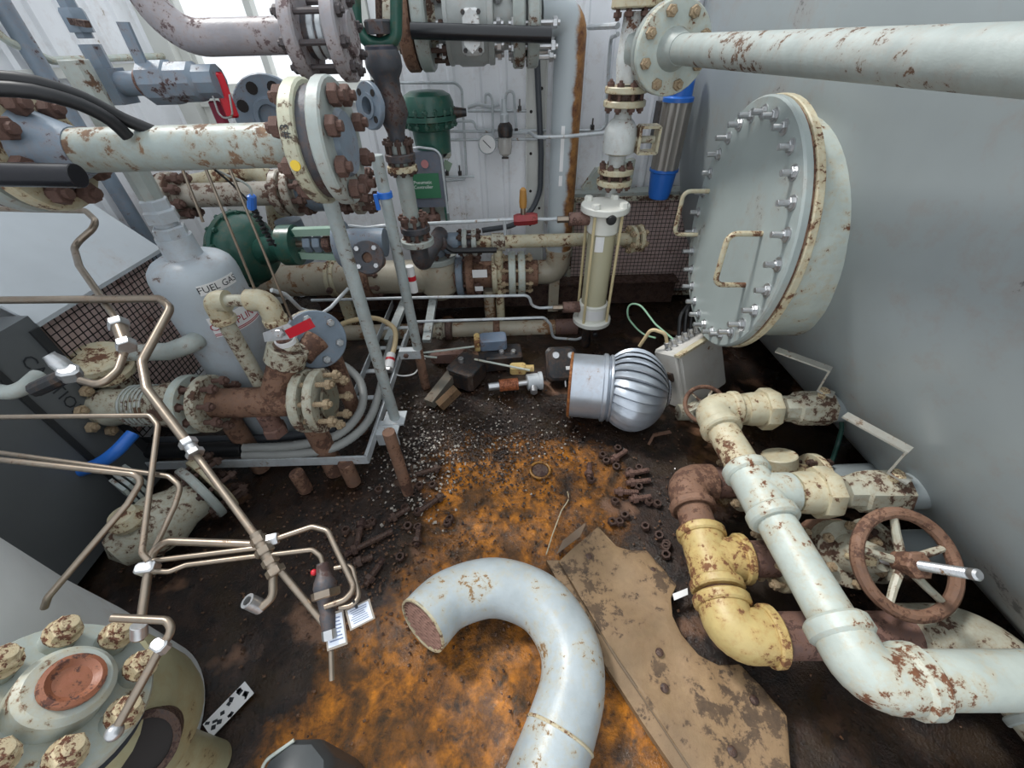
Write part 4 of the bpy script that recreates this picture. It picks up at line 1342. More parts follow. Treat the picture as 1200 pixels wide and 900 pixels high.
# ---- green dome actuator, controller box
YG = 2.52
G0 = at(503, 135, Y=YG)
T = Thing('actuator', 'dark green diaphragm actuator dome with bolted rim against the white wall', 'actuator', (G0.x, YG, at(503, 180, Y=YG).z))
vlathe(T, 'dome', 503, YG, [(8, 105), (20, 106.5), (27, 111), (30, 120), (30, 133)], M_GREEN(), 36, X=G0.x)
rim = vlathe(T, 'rim', 503, YG, [(32, 134), (32, 140)], M_GREEN(), 36, X=G0.x)
zr = at(503, 137, Y=YG).z
bolts(T, rim, (G0.x, YG, zr), UP, sz(G0, 29.5), 16, 0.013, 0.05, M_GREEN())
vlathe(T, 'lower_case', 503, YG, [(30, 141), (27, 150), (22, 152), (20, 178)], M_GREEN(), 30, X=G0.x)
p = at(533, 132, Y=YG)
T.add('inlet_fitting', MB().cyl((p.x-0.03, YG, p.z), (p.x+0.06, YG, p.z), 0.03, 0.018, 12), M_BLACKPL())
YC = 2.40
c0_, c1_ = at(485, 262, Y=YC), at(519, 178, Y=YC)
cxm = (at(502, 220, Y=YC)).x; w_ = sz(at(502, 220, Y=YC), 36)
T = Thing('controller_box', 'green and grey pneumatic controller box with rounded top and white lettering', 'controller', (cxm, YC+0.06, c0_.z))
zc_ = lambda py: at(502, py, Y=YC).z
def rr_poly(w, h, r, n=5, top_only=True):
    pts = [(-w/2, 0), (w/2, 0)]
    for k in range(n+1): t = PI/2*k/n; pts.append((w/2-r+r*math.cos(t), h-r+r*math.sin(t)))
    for k in range(n+1): t = PI/2+PI/2*k/n; pts.append((-w/2+r+r*math.cos(t), h-r+r*math.sin(t)))
    return pts
T.add('case', MB().prism(rr_poly(w_, zc_(178)-zc_(243), 0.035), (cxm, YC, zc_(243)), (1, 0, 0), UP, -0.12), paint('grey_case', (98, 104, 116), 0.12, (80, 80, 84), (70, 66, 70), 20))
pn = T.add('green_panel', MB().box((cxm-0.008, YC-0.004, (zc_(203)+zc_(232))/2), (w_*0.86, 0.006, zc_(203)-zc_(232))), plain('green_panel', (52, 112, 80), 0.4))
lettering(T, 'Pneumatic\nController', 0.024, (cxm-0.025, YC-0.008, zc_(216)), (1, 0, 0), UP, plain('white_ink', (230, 234, 230), 0.5), pn)
T.add('badge', MB().lathe([(0, 0), (0.02, 0), (0.02, 0.004), (0, 0.004)], (cxm, YC-0.002, zc_(192)), (0, -1, 0), 18), plain('badge', (180, 120, 120), 0.4))
for s in (-1, 1):
    T.add('leg', MB().box((cxm+s*w_*0.46, YC+0.05, (zc_(243)+zc_(264))/2), (0.012, 0.1, zc_(243)-zc_(264))), M_GREEN())
T.add('back_plate', MB().box((cxm, YC+0.09, (zc_(243)+zc_(264))/2), (w_*0.9, 0.01, zc_(243)-zc_(264))), M_PALE())
T.add('stem', MB().cyl((cxm, YC+0.03, zc_(264)), (cxm, YC+0.03, zc_(243)), 0.016, n=12).nut((cxm, YC+0.03, zc_(261)), UP, 0.04, 0.04), M_MAROON())
T.add('rim_tube', MB().tube([(cxm+w_*0.54, YC-0.005, zc_(250)), (cxm+w_*0.54, YC-0.005, zc_(176)), (cxm-w_*0.1, YC-0.005, zc_(172)), (cxm-w_*0.4, YC-0.005, zc_(174))], 0.006, 0.05, 8), M_GALV())
p = at(518, 172, Y=2.62)
T = Thing('pressure_switch', 'small pale grey control box with round black dial under the green dome', 'switch', (p.x, 2.66, at(518, 184, Y=2.62).z))
T.add('case', MB().rbox(p+V((0, 0.03, 0)), (sz(p, 17), 0.08, sz(p, 24)), None, 0.006), M_PALE())
T.add('dial', MB().lathe([(0, 0), (sz(p, 6.5), 0), (sz(p, 6), 0.02), (0, 0.02)], p+V((0.0, -0.01, -0.02)), (0, -1, 0), 20), M_BLACK())
T.add('name_plate', MB().box(p+V((0, -0.012, 0.035)), (sz(p, 13), 0.003, 0.02)), plain('blue_plate', (70, 90, 130), 0.4))
p = at(524, 194, Y=2.80)
solo('paper_tag', 'small green striped tag hanging under the dial box', 'tag', MB().box(p, (0.05, 0.004, 0.05), Euler((0, 0.5, 0)).to_matrix()).tube([p+V((0.0, 0, 0.02)), p+V((0.03, 0, 0.06)), p+V((0.0, 0, 0.09))], 0.002, 0, 6), plain('tag_green', (150, 172, 150), 0.5))

# ---- dark control valve with green yoke in front
YY = 1.95
Y0 = at(456, 110, Y=YY)
T = Thing('control_valve', 'dark upright control valve with green yoke and open side flange', 'valve', (Y0.x, YY, 0.0))
yk = lambda px, py: at(px, py, Y=YY)
T.add('yoke', MB().tube([yk(411, -90), yk(417, 30), yk(430, 50), yk(450, 52), yk(464, 46), yk(465, -90)], 0.022, 0.06, 12), M_GREEN())
T.add('stem', MB().cyl(yk(443, -20), yk(445, 48), 0.012, n=10), M_BOLTDARK())
T.add('stem_nut', MB().nut(V((yk(445, 40).x, YY, yk(445, 40).z)), UP, 0.05, 0.04), M_DARKGREY())
vlathe(T, 'body', 458, YY, [(17, 52), (19, 58), (21, 66), (21, 78), (19, 84), (15, 92), (14, 108), (17, 120), (18, 134), (13, 146), (10, 156), (10, 168)], M_DARKGREY(), 28, X=Y0.x)
vlathe(T, 'packing_collar', 458, YY, [(18.5, 54), (19.5, 63)], plain('dark_blue_collar', (52, 54, 66), 0.35, 0.3), 28, X=Y0.x)
xb = Y0.x
f = flange(T, (xb, YY, yk(467, 184).z), UP, sz(Y0, 19), 0.03, M_DARKGREY(), 8, 0.016, M_BOLTDARK(), L=0.10)
f = flange(T, (xb, YY, yk(470, 197).z), UP, sz(Y0, 19), 0.025, M_CREAM(), 0)
T.add('neck', MB().cyl((xb, YY, yk(475, 265).z), (xb, YY, yk(470, 165).z), sz(Y0, 11), n=18), M_GREY())
f = flange(T, (xb+0.01, YY, yk(480, 268).z), UP, sz(yk(480, 270), 17), 0.03, M_DARKGREY(), 8, 0.018, M_BOLTRUST(), L=0.09)
f = flange(T, (xb+0.01, YY, yk(480, 283).z), UP, sz(yk(480, 280), 19), 0.03, M_GREY(), 0)
T.add('outlet_elbow', MB().tube([(xb+0.01, YY, yk(480, 283).z), (xb+0.01, YY, yk(480, 283).z-0.12), (xb+0.05, YY+0.45, yk(480, 283).z-0.13)], 0.045, 0.07, 16), M_DARKGREY())
sc = yk(438, 122)-V((0.0, 0.06, 0)); sn = V((-0.62, -0.75, 0.1)).normalized()
fo = T.add('side_flange', MB().disc(sc, sn, sz(sc, 24), 0.022, sz(sc, 9)), M_BLUEGREY())
T.add('side_neck', MB().hollow(sc-sn*0.10, sc+sn*0.016, sz(sc, 13), sz(sc, 9), 20), M_BLUEGREY())
x, y, a = frame(sn)
hm = MB().lathe([(0, 0), (0.012, 0), (0.012, 0.002), (0, 0.002)], (0, 0, 0), (0, 0, 1), 10).mesh('bolt_hole')
for k in range(4):
    t = PI/4+PI/2*k
    T.put('bolt_hole', hm, M_BORE(), Matrix.Translation(sc+sn*0.0111+(x*math.cos(t)+y*math.sin(t))*sz(sc, 18)) @ Matrix((x, y, a)).transposed().to_4x4(), fo)
T.add('bore_shade', MB().disc(sc-sn*0.05, sn, sz(sc, 9.2), 0.004), M_BORE())  # dark disc painting the shade inside the open bore

# ---- low pipe row along the back wall
YR = 2.50
rz = at(520, 323, Y=YR).z
rx = lambda px: at(px, 322, Y=YR).x
T = Thing('header_pipe', 'rust stained tan header pipe with clamp running low behind the grey posts', 'pipe', (rx(390), YR, 0))
rr = sz(at(430, 322, Y=YR), 19)
T.add('pipe', MB().cyl((rx(300), YR, rz), (rx(500), YR, rz), rr, n=26), M_TANPIPE)
for px in (388, 394): band(T, (rx(px), YR, rz), ax, rr*1.1, 0.025, M_CREAM(), 'clamp')
T.add('clamp_bolt', MB().nut((rx(391), YR-rr*1.1, rz-0.02), (0, -1, 0), 0.02, 0.03), M_BOLTDARK())
flange(T, (rx(432), YR, rz), ax, rr*1.3, 0.05, M_RUST(), 8, 0.02, M_BOLTRUST(), L=0.12)
T.add('saddle', MB().box((rx(400), YR, (rz-rr)/2), (0.08, 0.16, rz-rr+0.02)), M_CREAM())
T = Thing('strainer', 'bulging pale strainer body between flanges low on the back pipe row', 'strainer', (rx(515), YR, 0))
xs_ = rx(514)
rb = sz(at(514, 322, Y=YR), 24)
T.add('body', MB().lathe([(0, -rb*1.15), (rb*0.5, -rb*1.1), (rb*0.95, -rb*0.6), (rb, 0), (rb*0.96, rb*0.7), (rb*0.85, rb*0.85), (0, rb*0.85)], (xs_, YR, rz), UP, 28), M_TANPIPE)
flange(T, (xs_, YR, rz+rb*0.95), UP, rb*0.98, 0.035, M_GREY(), 8, 0.017, M_BOLTDARK(), L=0.06)
T.add('cap', MB().lathe([(0, 0), (rb*0.5, 0), (rb*0.45, 0.08), (0, 0.1)], (xs_, YR, rz+rb*0.98), UP, 20), M_BLUEGREY())
for i, (p0, p1, mt_, rr_, nb, bm_) in enumerate(((536, 544, M_BLUEGREY(), 25, 0, None), (547, 556, M_RUST(), 25, 8, M_BOLTRUST()), (577, 583, M_CREAM(), 22, 0, None), (596, 604, M_PALE(), 25, 8, M_BOLTMIX()), (607, 615, M_PALE(), 25, 8, M_BOLTMIX()))):
    flange(T, ((rx(p0)+rx(p1))/2, YR, rz), ax, sz(at(550, 322, Y=YR), rr_), rx(p1)-rx(p0), mt_, nb, 0.02, bm_, L=0.09)
T.add('spool', MB().cyl((rx(525), YR, rz), (rx(630), YR, rz), sz(at(560, 322, Y=YR), 15), n=22), M_RUST())
T.add('flag_tag', MB().box((rx(565), YR-0.2, rz+0.1), (0.09, 0.003, 0.05)).box((rx(563), YR-0.2, rz+0.0), (0.05, 0.003, 0.03)), M_PAPER())
T.add('drain_stub', MB().cyl((rx(572), YR-0.02, rz-0.32), (rx(572), YR-0.02, rz-0.1), 0.04, n=16), M_TANPIPE)
# upper small pipe
Y2 = 2.44
uz = at(600, 283, Y=Y2).z; ux = lambda px: at(px, 283, Y=Y2).x
T = Thing('branch_pipe', 'pale rust flecked small pipe with tee running right to the sight filter', 'pipe', (ux(600), Y2, 0))
ru = sz(at(600, 283, Y=Y2), 7.5)
T.add('pipe', MB().cyl((ux(495), Y2, uz), (S0.x+0.06, Y2, uz), ru, n=18), M_CREAM())
T.add('tee', MB().cyl((ux(576), Y2, uz), (ux(592), Y2, uz), ru*1.35, n=16), M_WORN())
T.add('drop_leg', MB().cyl((ux(583), Y2, 0.02), (ux(583), Y2, uz), ru*0.75, n=14), M_CREAM())
for px in (545, 556): flange(T, (ux(px), Y2, uz), ax, ru*2.0, 0.03, M_GREY(), 0)
flange(T, (ux(550), Y2, uz), ax, ru*1.2, 0.05, M_DARKGREY(), 6, 0.02, M_BOLTDARK(), Rb=ru*1.6, L=0.09)
band(T, (ux(530), Y2, uz), ax, ru*1.6, 0.12, M_BLUEGREY(), 'reducer')
# black lever
P = [at(504, 289, Y=2.3), at(517, 284, Y=2.3), at(530, 294, Y=2.3), at(582, 293, Y=2.3)]
T.add('lever', MB().tube(P, 0.016, 0.05, 10), M_BLACK(), label='curved black lever')
T.add('lever_pivot', MB().lathe([(0, 0), (0.036, 0), (0.036, 0.03), (0.02, 0.034), (0, 0.034)], P[1]+V((0, 0.0, 0)), (0, -1, 0), 18), M_DARKGREY())
# red valve with wooden handle and tubing
Yr = 2.25
p0, p1 = at(602, 258, Y=Yr), at(628, 256, Y=Yr)
T = Thing('needle_valve', 'small red bodied valve with wooden handle on the bright tube', 'valve', (p0.x+0.05, Yr, p0.z-0.05))
T.add('body', MB().lathe([(0, 0), (0.026, 0), (0.032, 0.02), (0.032, 0.11), (0.026, 0.13), (0, 0.13)], p0, p1-p0, 6), paint('red_body', (150, 46, 52), 0.25, (90, 40, 40), (70, 34, 34), 30))
h0_, h1_ = at(613, 252, Y=Yr), at(613, 225, Y=Yr)
T.add('stem', MB().cyl(h0_, h0_.lerp(h1_, 0.35), 0.014, n=10), M_STEEL())
T.add('grip', MB().lathe([(0, 0), (0.018, 0), (0.021, 0.03), (0.017, 0.09), (0.008, 0.1), (0, 0.1)], h0_.lerp(h1_, 0.33), UP, 14), plain('wood_grip', (176, 128, 62), 0.5))
tubing('bright tube running from the control valve to the red valve', [(478, 264), (505, 262), (545, 260), (602, 257)], 0.010, Yr, M_GALV())
tubing('bright tube from the red valve to the sight filter top coupling', [(628, 257), (645, 257), (668, 255)], 0.010, Yr, M_GALV())
tubing('short upright tube dropping from the bright tube to the back pipe', [(591, 258), (592, 275)], 0.009, Yr, M_GALV())
tubing('long bright tube crossing low in front of the strainer', [(365, 352), (480, 349), (620, 346), (623, 358), (632, 361), (655, 360)], 0.009, 2.2, M_GALV())
tubing('lowest bright tube crossing above the floor pipe to the sight filter drain', [(487, 377), (638, 372), (645, 380), (648, 396), (676, 398), (690, 392)], 0.009, 2.15, M_GALV())
# floor pipe
Yp = 2.32
pz = at(580, 386, Y=Yp).z; qx = lambda px: at(px, 386, Y=Yp).x
T = Thing('floor_pipe', 'rusted tan pipe lying along the back skid floor with dark couplings', 'pipe', (qx(580), Yp, 0))
rq = sz(at(580, 386, Y=Yp), 9.5)
T.add('pipe', MB().cyl((qx(395), Yp, pz), (qx(650), Yp, pz), rq, n=20), M_TANPIPE)
T.add('pipe_end', MB().cyl((qx(650), Yp, pz), (qx(676), Yp, pz), rq*1.05, n=20), M_MAROON())
for px, k, mt_ in ((494, 1.1, M_BOLTDARK()), (516, 1.45, M_WORN()), (527, 1.6, M_BOLTDARK()), (582, 1.2, M_RUST())):
    band(T, (qx(px), Yp, pz), ax, rq*k, 0.045, mt_, 'coupling')
for px in (430, 610): T.add('saddle', MB().box((qx(px), Yp, pz/2), (0.06, 0.10, pz)), M_BOLTDARK())
# dark skid beam behind
T = Thing('skid_beam', 'dark rusty steel skid beam along the foot of the back wall', 'beam', (0, 2.62, 0))
T.add('web', MB().box((-0.1, 2.66, 0.09), (2.6, 0.02, 0.18)), M_BOLTDARK())
T.add('top_flange', MB().box((-0.1, 2.66, 0.185), (2.6, 0.12, 0.014)), M_BOLTDARK())

# ---- instruments and scrap on the floor
def oriented(px, py, z, yaw, roll_=0.0, pitch_=0.0):
    return at(px, py, Z=z), Euler((pitch_, roll_, yaw)).to_matrix()
c, R = oriented(582, 409, 0.10, 0.08)
T = Thing('solenoid_valve', 'blue grey solenoid block bolted on a black base on the floor', 'instrument', (c.x, c.y, 0))
T.add('base', MB().rbox((c.x+0.02, c.y-0.02, 0.05), (0.26, 0.14, 0.10), R, 0.012), M_BLACKPL())
T.add('coil', MB().rbox((c.x-0.02, c.y+0.03, 0.135), (0.16, 0.10, 0.075), R, 0.012), paint('blue_grey_block', (110, 126, 146), 0.25, (100, 84, 76), (80, 66, 60), 20))
T.add('end_cap', MB().rbox((c.x-0.115, c.y+0.025, 0.135), (0.035, 0.10, 0.075), R, 0.01), M_RUSTY_YELLOW())
for dx in (0.03, 0.10): T.add('bolt', MB().nut((c.x+dx, c.y-0.04, 0.10), UP, 0.016, 0.018), M_ZINC())
c, R = oriented(548, 437, 0.06, -0.5)
T = Thing('instrument_box', 'black plastic instrument box tipped on the floor by the scrap bars', 'instrument', (c.x, c.y, 0))
T.add('case', MB().rbox((c.x, c.y, 0.06), (0.16, 0.18, 0.12), R, 0.02), M_BLACKPL())
T.add('lid', MB().rbox((c.x, c.y, 0.125), (0.17, 0.19, 0.02), R, 0.015), M_BLACKPL())
T.add('knob', MB().cyl((c.x-0.03, c.y+0.01, 0.13), (c.x-0.03, c.y+0.01, 0.16), 0.016, n=12), M_ZINC())
c, R = oriented(657, 427, 0.10, 0.05, 0, 0.75)
T = Thing('pressure_transmitter', 'black square instrument case with two round pale caps beside the vent', 'instrument', (c.x, c.y, 0))
T.add('case', MB().rbox(c, (0.17, 0.19, 0.09), R, 0.02), M_BLACKPL())
for dx, dy in ((-0.03, 0.045), (0.055, 0.04)):
    q = c+R @ V((dx, dy, 0.045))
    T.add('cap', MB().lathe([(0, 0.006), (0.018, 0.006), (0.022, 0)], q, R @ V((0, 0, 1)), 16), M_ZINC())
T.add('name_plate', MB().box(c+R @ V((0.05, -0.03, 0.046)), (0.06, 0.02, 0.002), R), M_PAPER())
T.add('lower_bolt', MB().cyl(c+R @ V((0.02, -0.095, 0)), c+R @ V((0.02, -0.13, 0)), 0.007, n=8), M_ZINC())
c = at(625, 448, Z=0.05)
T = Thing('small_regulator', 'small silver regulator with rusty cap lying on the wet floor', 'regulator', (c.x, c.y, 0))
T.add('body', MB().cyl(c+V((-0.035, 0, 0)), c+V((0.03, 0.01, 0)), 0.046, n=20), M_GALV())
T.add('ring', MB().cyl(c+V((0.03, 0.01, 0)), c+V((0.05, 0.012, 0)), 0.052, n=20), M_GALV())
T.add('side_port', MB().cyl(c, c+V((0.0, -0.075, -0.01)), 0.02, n=12), M_ZINC())
T.add('stem', MB().cyl(c+V((-0.09, -0.01, 0)), c+V((-0.03, 0, 0)), 0.016, n=10), M_ZINC())
T.add('rusty_cap', MB().cyl(c+V((-0.19, -0.02, 0)), c+V((-0.085, -0.01, 0)), 0.034, n=14), paint('orange_rust', (170, 96, 60), 0.5, (130, 70, 40), (96, 54, 36), 40))
T.add('nose', MB().cyl(c+V((-0.25, -0.03, 0)), c+V((-0.19, -0.02, 0)), 0.022, n=12), M_ZINC())
c = at(607, 432, Z=0.09)
solo('valve_fitting', 'small yellow and blue fitting between the rods and the black case', 'fitting', MB().rbox(c, (0.09, 0.06, 0.05), None, 0.01).cyl(c+V((0.04, 0, 0)), c+V((0.09, 0.0, 0)), 0.02, n=12), M_RUSTY_YELLOW())
for (p, q, lab) in (((492, 414), (557, 406), 'thin pale rod lying level left of the solenoid block'), ((556, 421), (621, 434), 'thin pale rod slanting between instrument box and small fitting'), ((492, 417), (512, 419), 'short thin pale rod beside the grey post foot')):
    a_, b_ = at(*p, Z=0.15), at(*q, Z=0.12)
    solo('metal_rod', lab, 'rod', MB().cyl(a_, b_, 0.006, n=8), M_PALE())
for (p, q, w_, h_, lab, mt_) in (((503, 473), (543, 422), 0.055, 0.05, 'grey wooden looking scrap bar leaning on the black instrument box', paint('grey_scrap', (112, 108, 98), 0.3, (84, 72, 60), (66, 58, 50), 14, rough=0.8)),
                                 ((515, 476), (536, 456), 0.045, 0.045, 'short brown scrap bar beside the grey scrap bar', paint('brown_scrap', (104, 84, 62), 0.4, (84, 62, 46), (60, 46, 38), 20, rough=0.85)),
                                 ((508, 418), (545, 416), 0.07, 0.06, 'stubby dark brown scrap block behind the grey scrap bar', M_MAROON())):
    a_, b_ = at(*p, Z=0.03), at(*q, Z=0.09)
    solo('scrap_bar', lab, 'scrap', MB().bar(a_, b_, w_, h_), mt_)

# ================================================================== left: pipes, fuel gas vessel, valve train
# ---- big flanged pipe across the upper left
YQ = 1.20
qz = at(230, 173, Y=YQ).z
qX = lambda px: at(px, 170, Y=YQ).x
rQ = sz(at(230, 173, Y=YQ), 23)
M_QPIPE = paint('grey_olive_pipe', (160, 170, 166), 0.40, (136, 108, 84), (98, 76, 62), 12, stain=(146, 130, 98))
T = Thing('process_pipe', 'thick weathered grey pipe with heavy flanges crossing the upper left', 'pipe', (qX(230), YQ, qz-0.15))
T.add('pipe', MB().cyl((qX(40), YQ, qz), (qX(372), YQ, qz), rQ, n=28), M_QPIPE)
RF = 0.140
fa = T.add('flange', MB().disc((qX(368), YQ, qz), ax, RF, 0.036), paint('cream_grey_flange', (186, 188, 166), 0.3, (120, 104, 84), (80, 66, 58), 14))
fb_ = T.add('flange', MB().disc((qX(397), YQ, qz), ax, RF*1.02, 0.034), M_GREY())
T.add('gasket', MB().disc((qX(383), YQ, qz), ax, RF*0.9, 0.05), M_DARKGREY())
bolts(T, fb_, ((qX(368)+qX(397))/2, YQ, qz), ax, RF*0.78, 8, 0.024, qX(397)-qX(368)+0.04, M_BOLTRUST(), 0.3)
T.add('blind_cap', MB().lathe([(0, 0), (RF*0.55, 0), (RF*0.5, 0.012), (0, 0.014)], (qX(397)+0.017, YQ, qz), ax, 24), M_BLUEGREY())
pm = V((qX(368), YQ-RF*math.cos(0.35), qz+RF*math.sin(0.35)))
nrm = V((0, -math.cos(0.35), math.sin(0.35)))
lettering(T, '#3', 0.028, pm, nrm.cross(V((1, 0, 0))), V((-1, 0, 0)), M_INK(), fa, lift=0.0015) if False else lettering(T, '#3', 0.028, pm, V((1, 0, 0)).cross(nrm)*-1, V((1, 0, 0))*-1 if False else nrm.cross(V((1, 0, 0)).cross(nrm)*-1), M_INK(), fa, lift=0.0015)
T.add('paint_mark', MB().disc((qX(368), YQ-RF+0.004, qz-0.02), (0, -1, 0), 0.012, 0.012, 0, 10), plain('yellow_mark', (232, 196, 60), 0.5))
# left end flange
fc = T.add('flange', MB().disc((qX(38), YQ, qz), ax, RF, 0.04), M_CREAM())
T.add('flange', MB().disc((qX(8), YQ, qz), ax, RF, 0.05), M_GREY())
T.add('hub', MB().lathe([(0, 0), (rQ*1.9, 0), (rQ*1.05, 0.10), (0, 0.10)], (qX(46), YQ, qz), ax, 24), M_BLUEGREY())
bolts(T, fc, (qX(24), YQ, qz), ax, RF*0.76, 8, 0.027, 0.14, M_BOLTRUST(), 0.15)
s0, s1 = at(-30, 204, Y=1.02), at(92, 206, Y=1.02)
solo('pipe_sleeve', 'glossy black sleeve crossing in front of the left end flange', 'sleeve', MB().cyl(s0, s1, sz(s1, 13), n=20), plain('black_gloss_sleeve', (22, 22, 28), 0.25))
for i, (pts, lab) in enumerate((([(-20, 90), (45, 96), (100, 116), (145, 140), (185, 156)], 'thick black cable sweeping over the pipe flange to the right'), ([(-20, 103), (40, 106), (95, 122), (130, 140), (150, 160)], 'second black cable below, diving behind the grey pipe'))):
    P = [at(px, py, Y=1.05-0.02*i+0.002*max(0, px)*0.4) for px, py in pts]
    solo('cable', lab, 'cable', MB().tube(P, sz(P[1], 8), 0.12, 12, seg=6), M_BLACK())

# ---- open blind ring behind it and a cross pipe behind that
p = at(320, 137, Y=1.75); nn_ = V((0.12, -0.95, 0.1)).normalized()
T = Thing('blind_flange', 'loose blue grey flange ring with open bolt holes behind the big pipe', 'flange', (p.x, p.y, p.z-0.12))
Rr = sz(p, 41)
x, y, a = frame(nn_)
dsk = T.add('ring', MB().disc(p, nn_, Rr, 0.03, Rr*0.30), M_BLUEGREY())
hm2 = MB().lathe([(0, 0), (Rr*0.15, 0), (Rr*0.15, 0.002), (0, 0.002)], (0, 0, 0), (0, 0, 1), 12).mesh('bolt_hole')
for k in range(8):
    t = 2*PI*(k+0.5)/8
    T.put('bolt_hole', hm2, M_BORE(), Matrix.Translation(p+nn_*0.0152+(x*math.cos(t)+y*math.sin(t))*Rr*0.72) @ Matrix((x, y, a)).transposed().to_4x4(), dsk)
T.add('hub', MB().lathe([(0, 0), (Rr*0.5, 0), (Rr*0.42, 0.02), (Rr*0.3, 0.02), (Rr*0.3, 0)], p+nn_*0.012, nn_, 22), M_BLUEGREY())
T.add('pipe', MB().cyl(p-nn_*0.3, p-nn_*0.01, Rr*0.45, n=20), M_BLUEGREY())

YX = 2.15
xz = at(270, 228, Y=YX).z; xX = lambda px: at(px, 228, Y=YX).x
T = Thing('cross_pipe', 'grimy pale pipe with flanges running behind the green diaphragm case', 'pipe', (xX(280), YX, 0))
rx_ = sz(at(270, 228, Y=YX), 13)
M_GRIME = paint('grimy_pale', (176, 170, 158), 0.36, (120, 92, 76), (88, 66, 58), 14)
T.add('pipe', MB().cyl((xX(205), YX, xz), (xX(420), YX, xz), rx_, n=22), M_GRIME)
for px, n_ in ((204, 8), (332, 0), (345, 8), (420, 8)):
    flange(T, (xX(px), YX, xz), ax, rx_*1.95, 0.04, M_GRIME, n_, 0.026, M_BOLTRUST(), L=0.10)
T.add('valve_body', MB().lathe([(0, 0), (rx_*1.1, 0), (rx_*1.6, 0.06), (rx_*1.6, 0.16), (rx_*1.1, 0.22), (0, 0.22)], (xX(352), YX, xz), ax, 22), M_BLUEGREY())
T.add('bonnet', MB().cyl((xX(365), YX, xz), (xX(365), YX-0.05, xz+0.22), rx_*0.8, n=18), M_BLUEGREY())
T.add('lower_valve', MB().lathe([(0, 0), (rx_*1.2, 0), (rx_*1.5, 0.08), (rx_*1.2, 0.22), (0, 0.22)], (xX(322), YX+0.03, xz-0.36), UP, 20), M_BLUEGREY())
e0, e1 = at(235, 212, Y=2.3), at(300, 203, Y=2.3)
T = Thing('return_pipe', 'cream pipe bending downward behind the flange ring', 'pipe', (e1.x, 2.3, 0))
T.add('pipe', MB().tube([at(190, 222, Y=2.3), at(240, 214, Y=2.3), at(308, 195, Y=2.3), at(322, 235, Y=2.3), at(330, 300, Y=2.3)], sz(e1, 11), 0.12, 20), M_CREAM())

# ---- upper left pipe with long studs
YU = 1.62
uz_ = at(290, 43, Y=YU).z; uX = lambda px: at(px, 43, Y=YU).x
rU = sz(at(290, 43, Y=YU), 17.5)
T = Thing('inlet_pipe', 'grey purple pipe curving in from the top before the bright window', 'pipe', (uX(280), YU, uz_-0.1))
M_UP = paint('purple_grey_pipe', (156, 152, 156), 0.3, (110, 92, 92), (88, 74, 76), 22)
T.add('pipe', MB().tube([(uX(172), YU+0.02, uz_+0.5), (uX(195), YU, uz_+0.0), (uX(360), YU, uz_)], rU, 0.13, 24, seg=12), M_UP)
f1 = flange(T, (uX(355), YU, uz_), ax, rU*2.5, 0.04, M_UP, 0)
f2 = flange(T, (uX(402), YU, uz_), ax, rU*2.6, 0.04, M_UP, 0)
bolts(T, f1, ((uX(355)+uX(402))/2, YU, uz_), ax, rU*2.0, 8, 0.016, uX(402)-uX(355)+0.04, M_DARKGREY(), 0.2)
T.add('spacer', MB().cyl((uX(356), YU, uz_), (uX(402), YU, uz_), rU*1.25, n=22), M_DARKGREY())
for px in (373, 383): band(T, (uX(px), YU, uz_), ax, rU*1.32, 0.02, M_GALV(), 'strap')
T.add('outlet', MB().cyl((uX(402), YU, uz_), (uX(415), YU, uz_), rU*1.2, n=22), M_UP)

# ---- blue grey block valve with lever and red handle
YB_ = 1.50
bz = lambda px, py: at(px, py, Y=YB_)
T = Thing('block_valve', 'blue grey block valve assembly with needle top and red hanging handle', 'valve', bz(145, 125))
ux_ = bz(120, 80).x
T.add('needle_body', MB().cyl((ux_, YB_, bz(100, 45).z), (ux_, YB_, bz(80, -10).z), sz(bz(90, 20), 9), n=6), M_BLUEGREY())
T.add('needle_nut', MB().nut((ux_, YB_, bz(100, 38).z), UP, sz(bz(90, 30), 13), 0.05), M_BLUEGREY())
T.add('needle_handle', MB().bar((ux_, YB_-0.02, bz(95, 25).z), (ux_+0.07, YB_-0.06, bz(95, 30).z), 0.014, 0.014), M_BOLTDARK())
T.add('upper_block', MB().lathe([(0, bz(0, 0).z*0), (sz(bz(110, 60), 11), 0), (sz(bz(110, 60), 11), bz(105, 52).z-bz(120, 80).z), (0, bz(105, 52).z-bz(120, 80).z)], (ux_, YB_, bz(120, 80).z), UP, 8), M_BLUEGREY())
T.add('main_block', MB().box((ux_-0.0, YB_, (bz(125, 80).z+bz(140, 122).z)/2), (sz(bz(125, 100), 27), 0.07, bz(125, 80).z-bz(140, 122).z)), M_BLUEGREY())
hz_ = bz(190, 97).z
T.add('neck', MB().cyl((ux_, YB_, hz_), (bz(175, 95).x, YB_, hz_), sz(bz(160, 97), 12), n=18), M_BLUEGREY())
band(T, (bz(170, 97).x, YB_, hz_), ax, sz(bz(170, 97), 14), 0.025, M_MAROON())
T.add('valve_body', MB().lathe([(0, 0), (0.045, 0), (0.055, 0.01), (0.055, 0.08), (0.05, 0.085), (0.05, 0.15), (0.042, 0.16), (0.042, 0.215), (0, 0.22)], (bz(172, 97).x, YB_, hz_), ax, 10), M_BLUEGREY())
T.add('lever', MB().bar((bz(172, 75).x, YB_-0.02, bz(172, 78).z), (bz(150, 26).x-0.0, YB_-0.02, bz(149, 26).z), 0.03, 0.01, up=(0, 1, 0)), M_BLUEGREY())
r0 = bz(251, 86)
T.add('red_handle', MB().rbox(bz(263, 112), (sz(r0, 16), 0.022, bz(252, 84).z-bz(274, 138).z), None, 0.01), M_RED())
T.add('handle_clip', MB().rbox(bz(253, 135)+V((0, 0.02, 0)), (sz(r0, 14), 0.02, 0.07), None, 0.006), plain('dark_red', (130, 36, 60), 0.4))
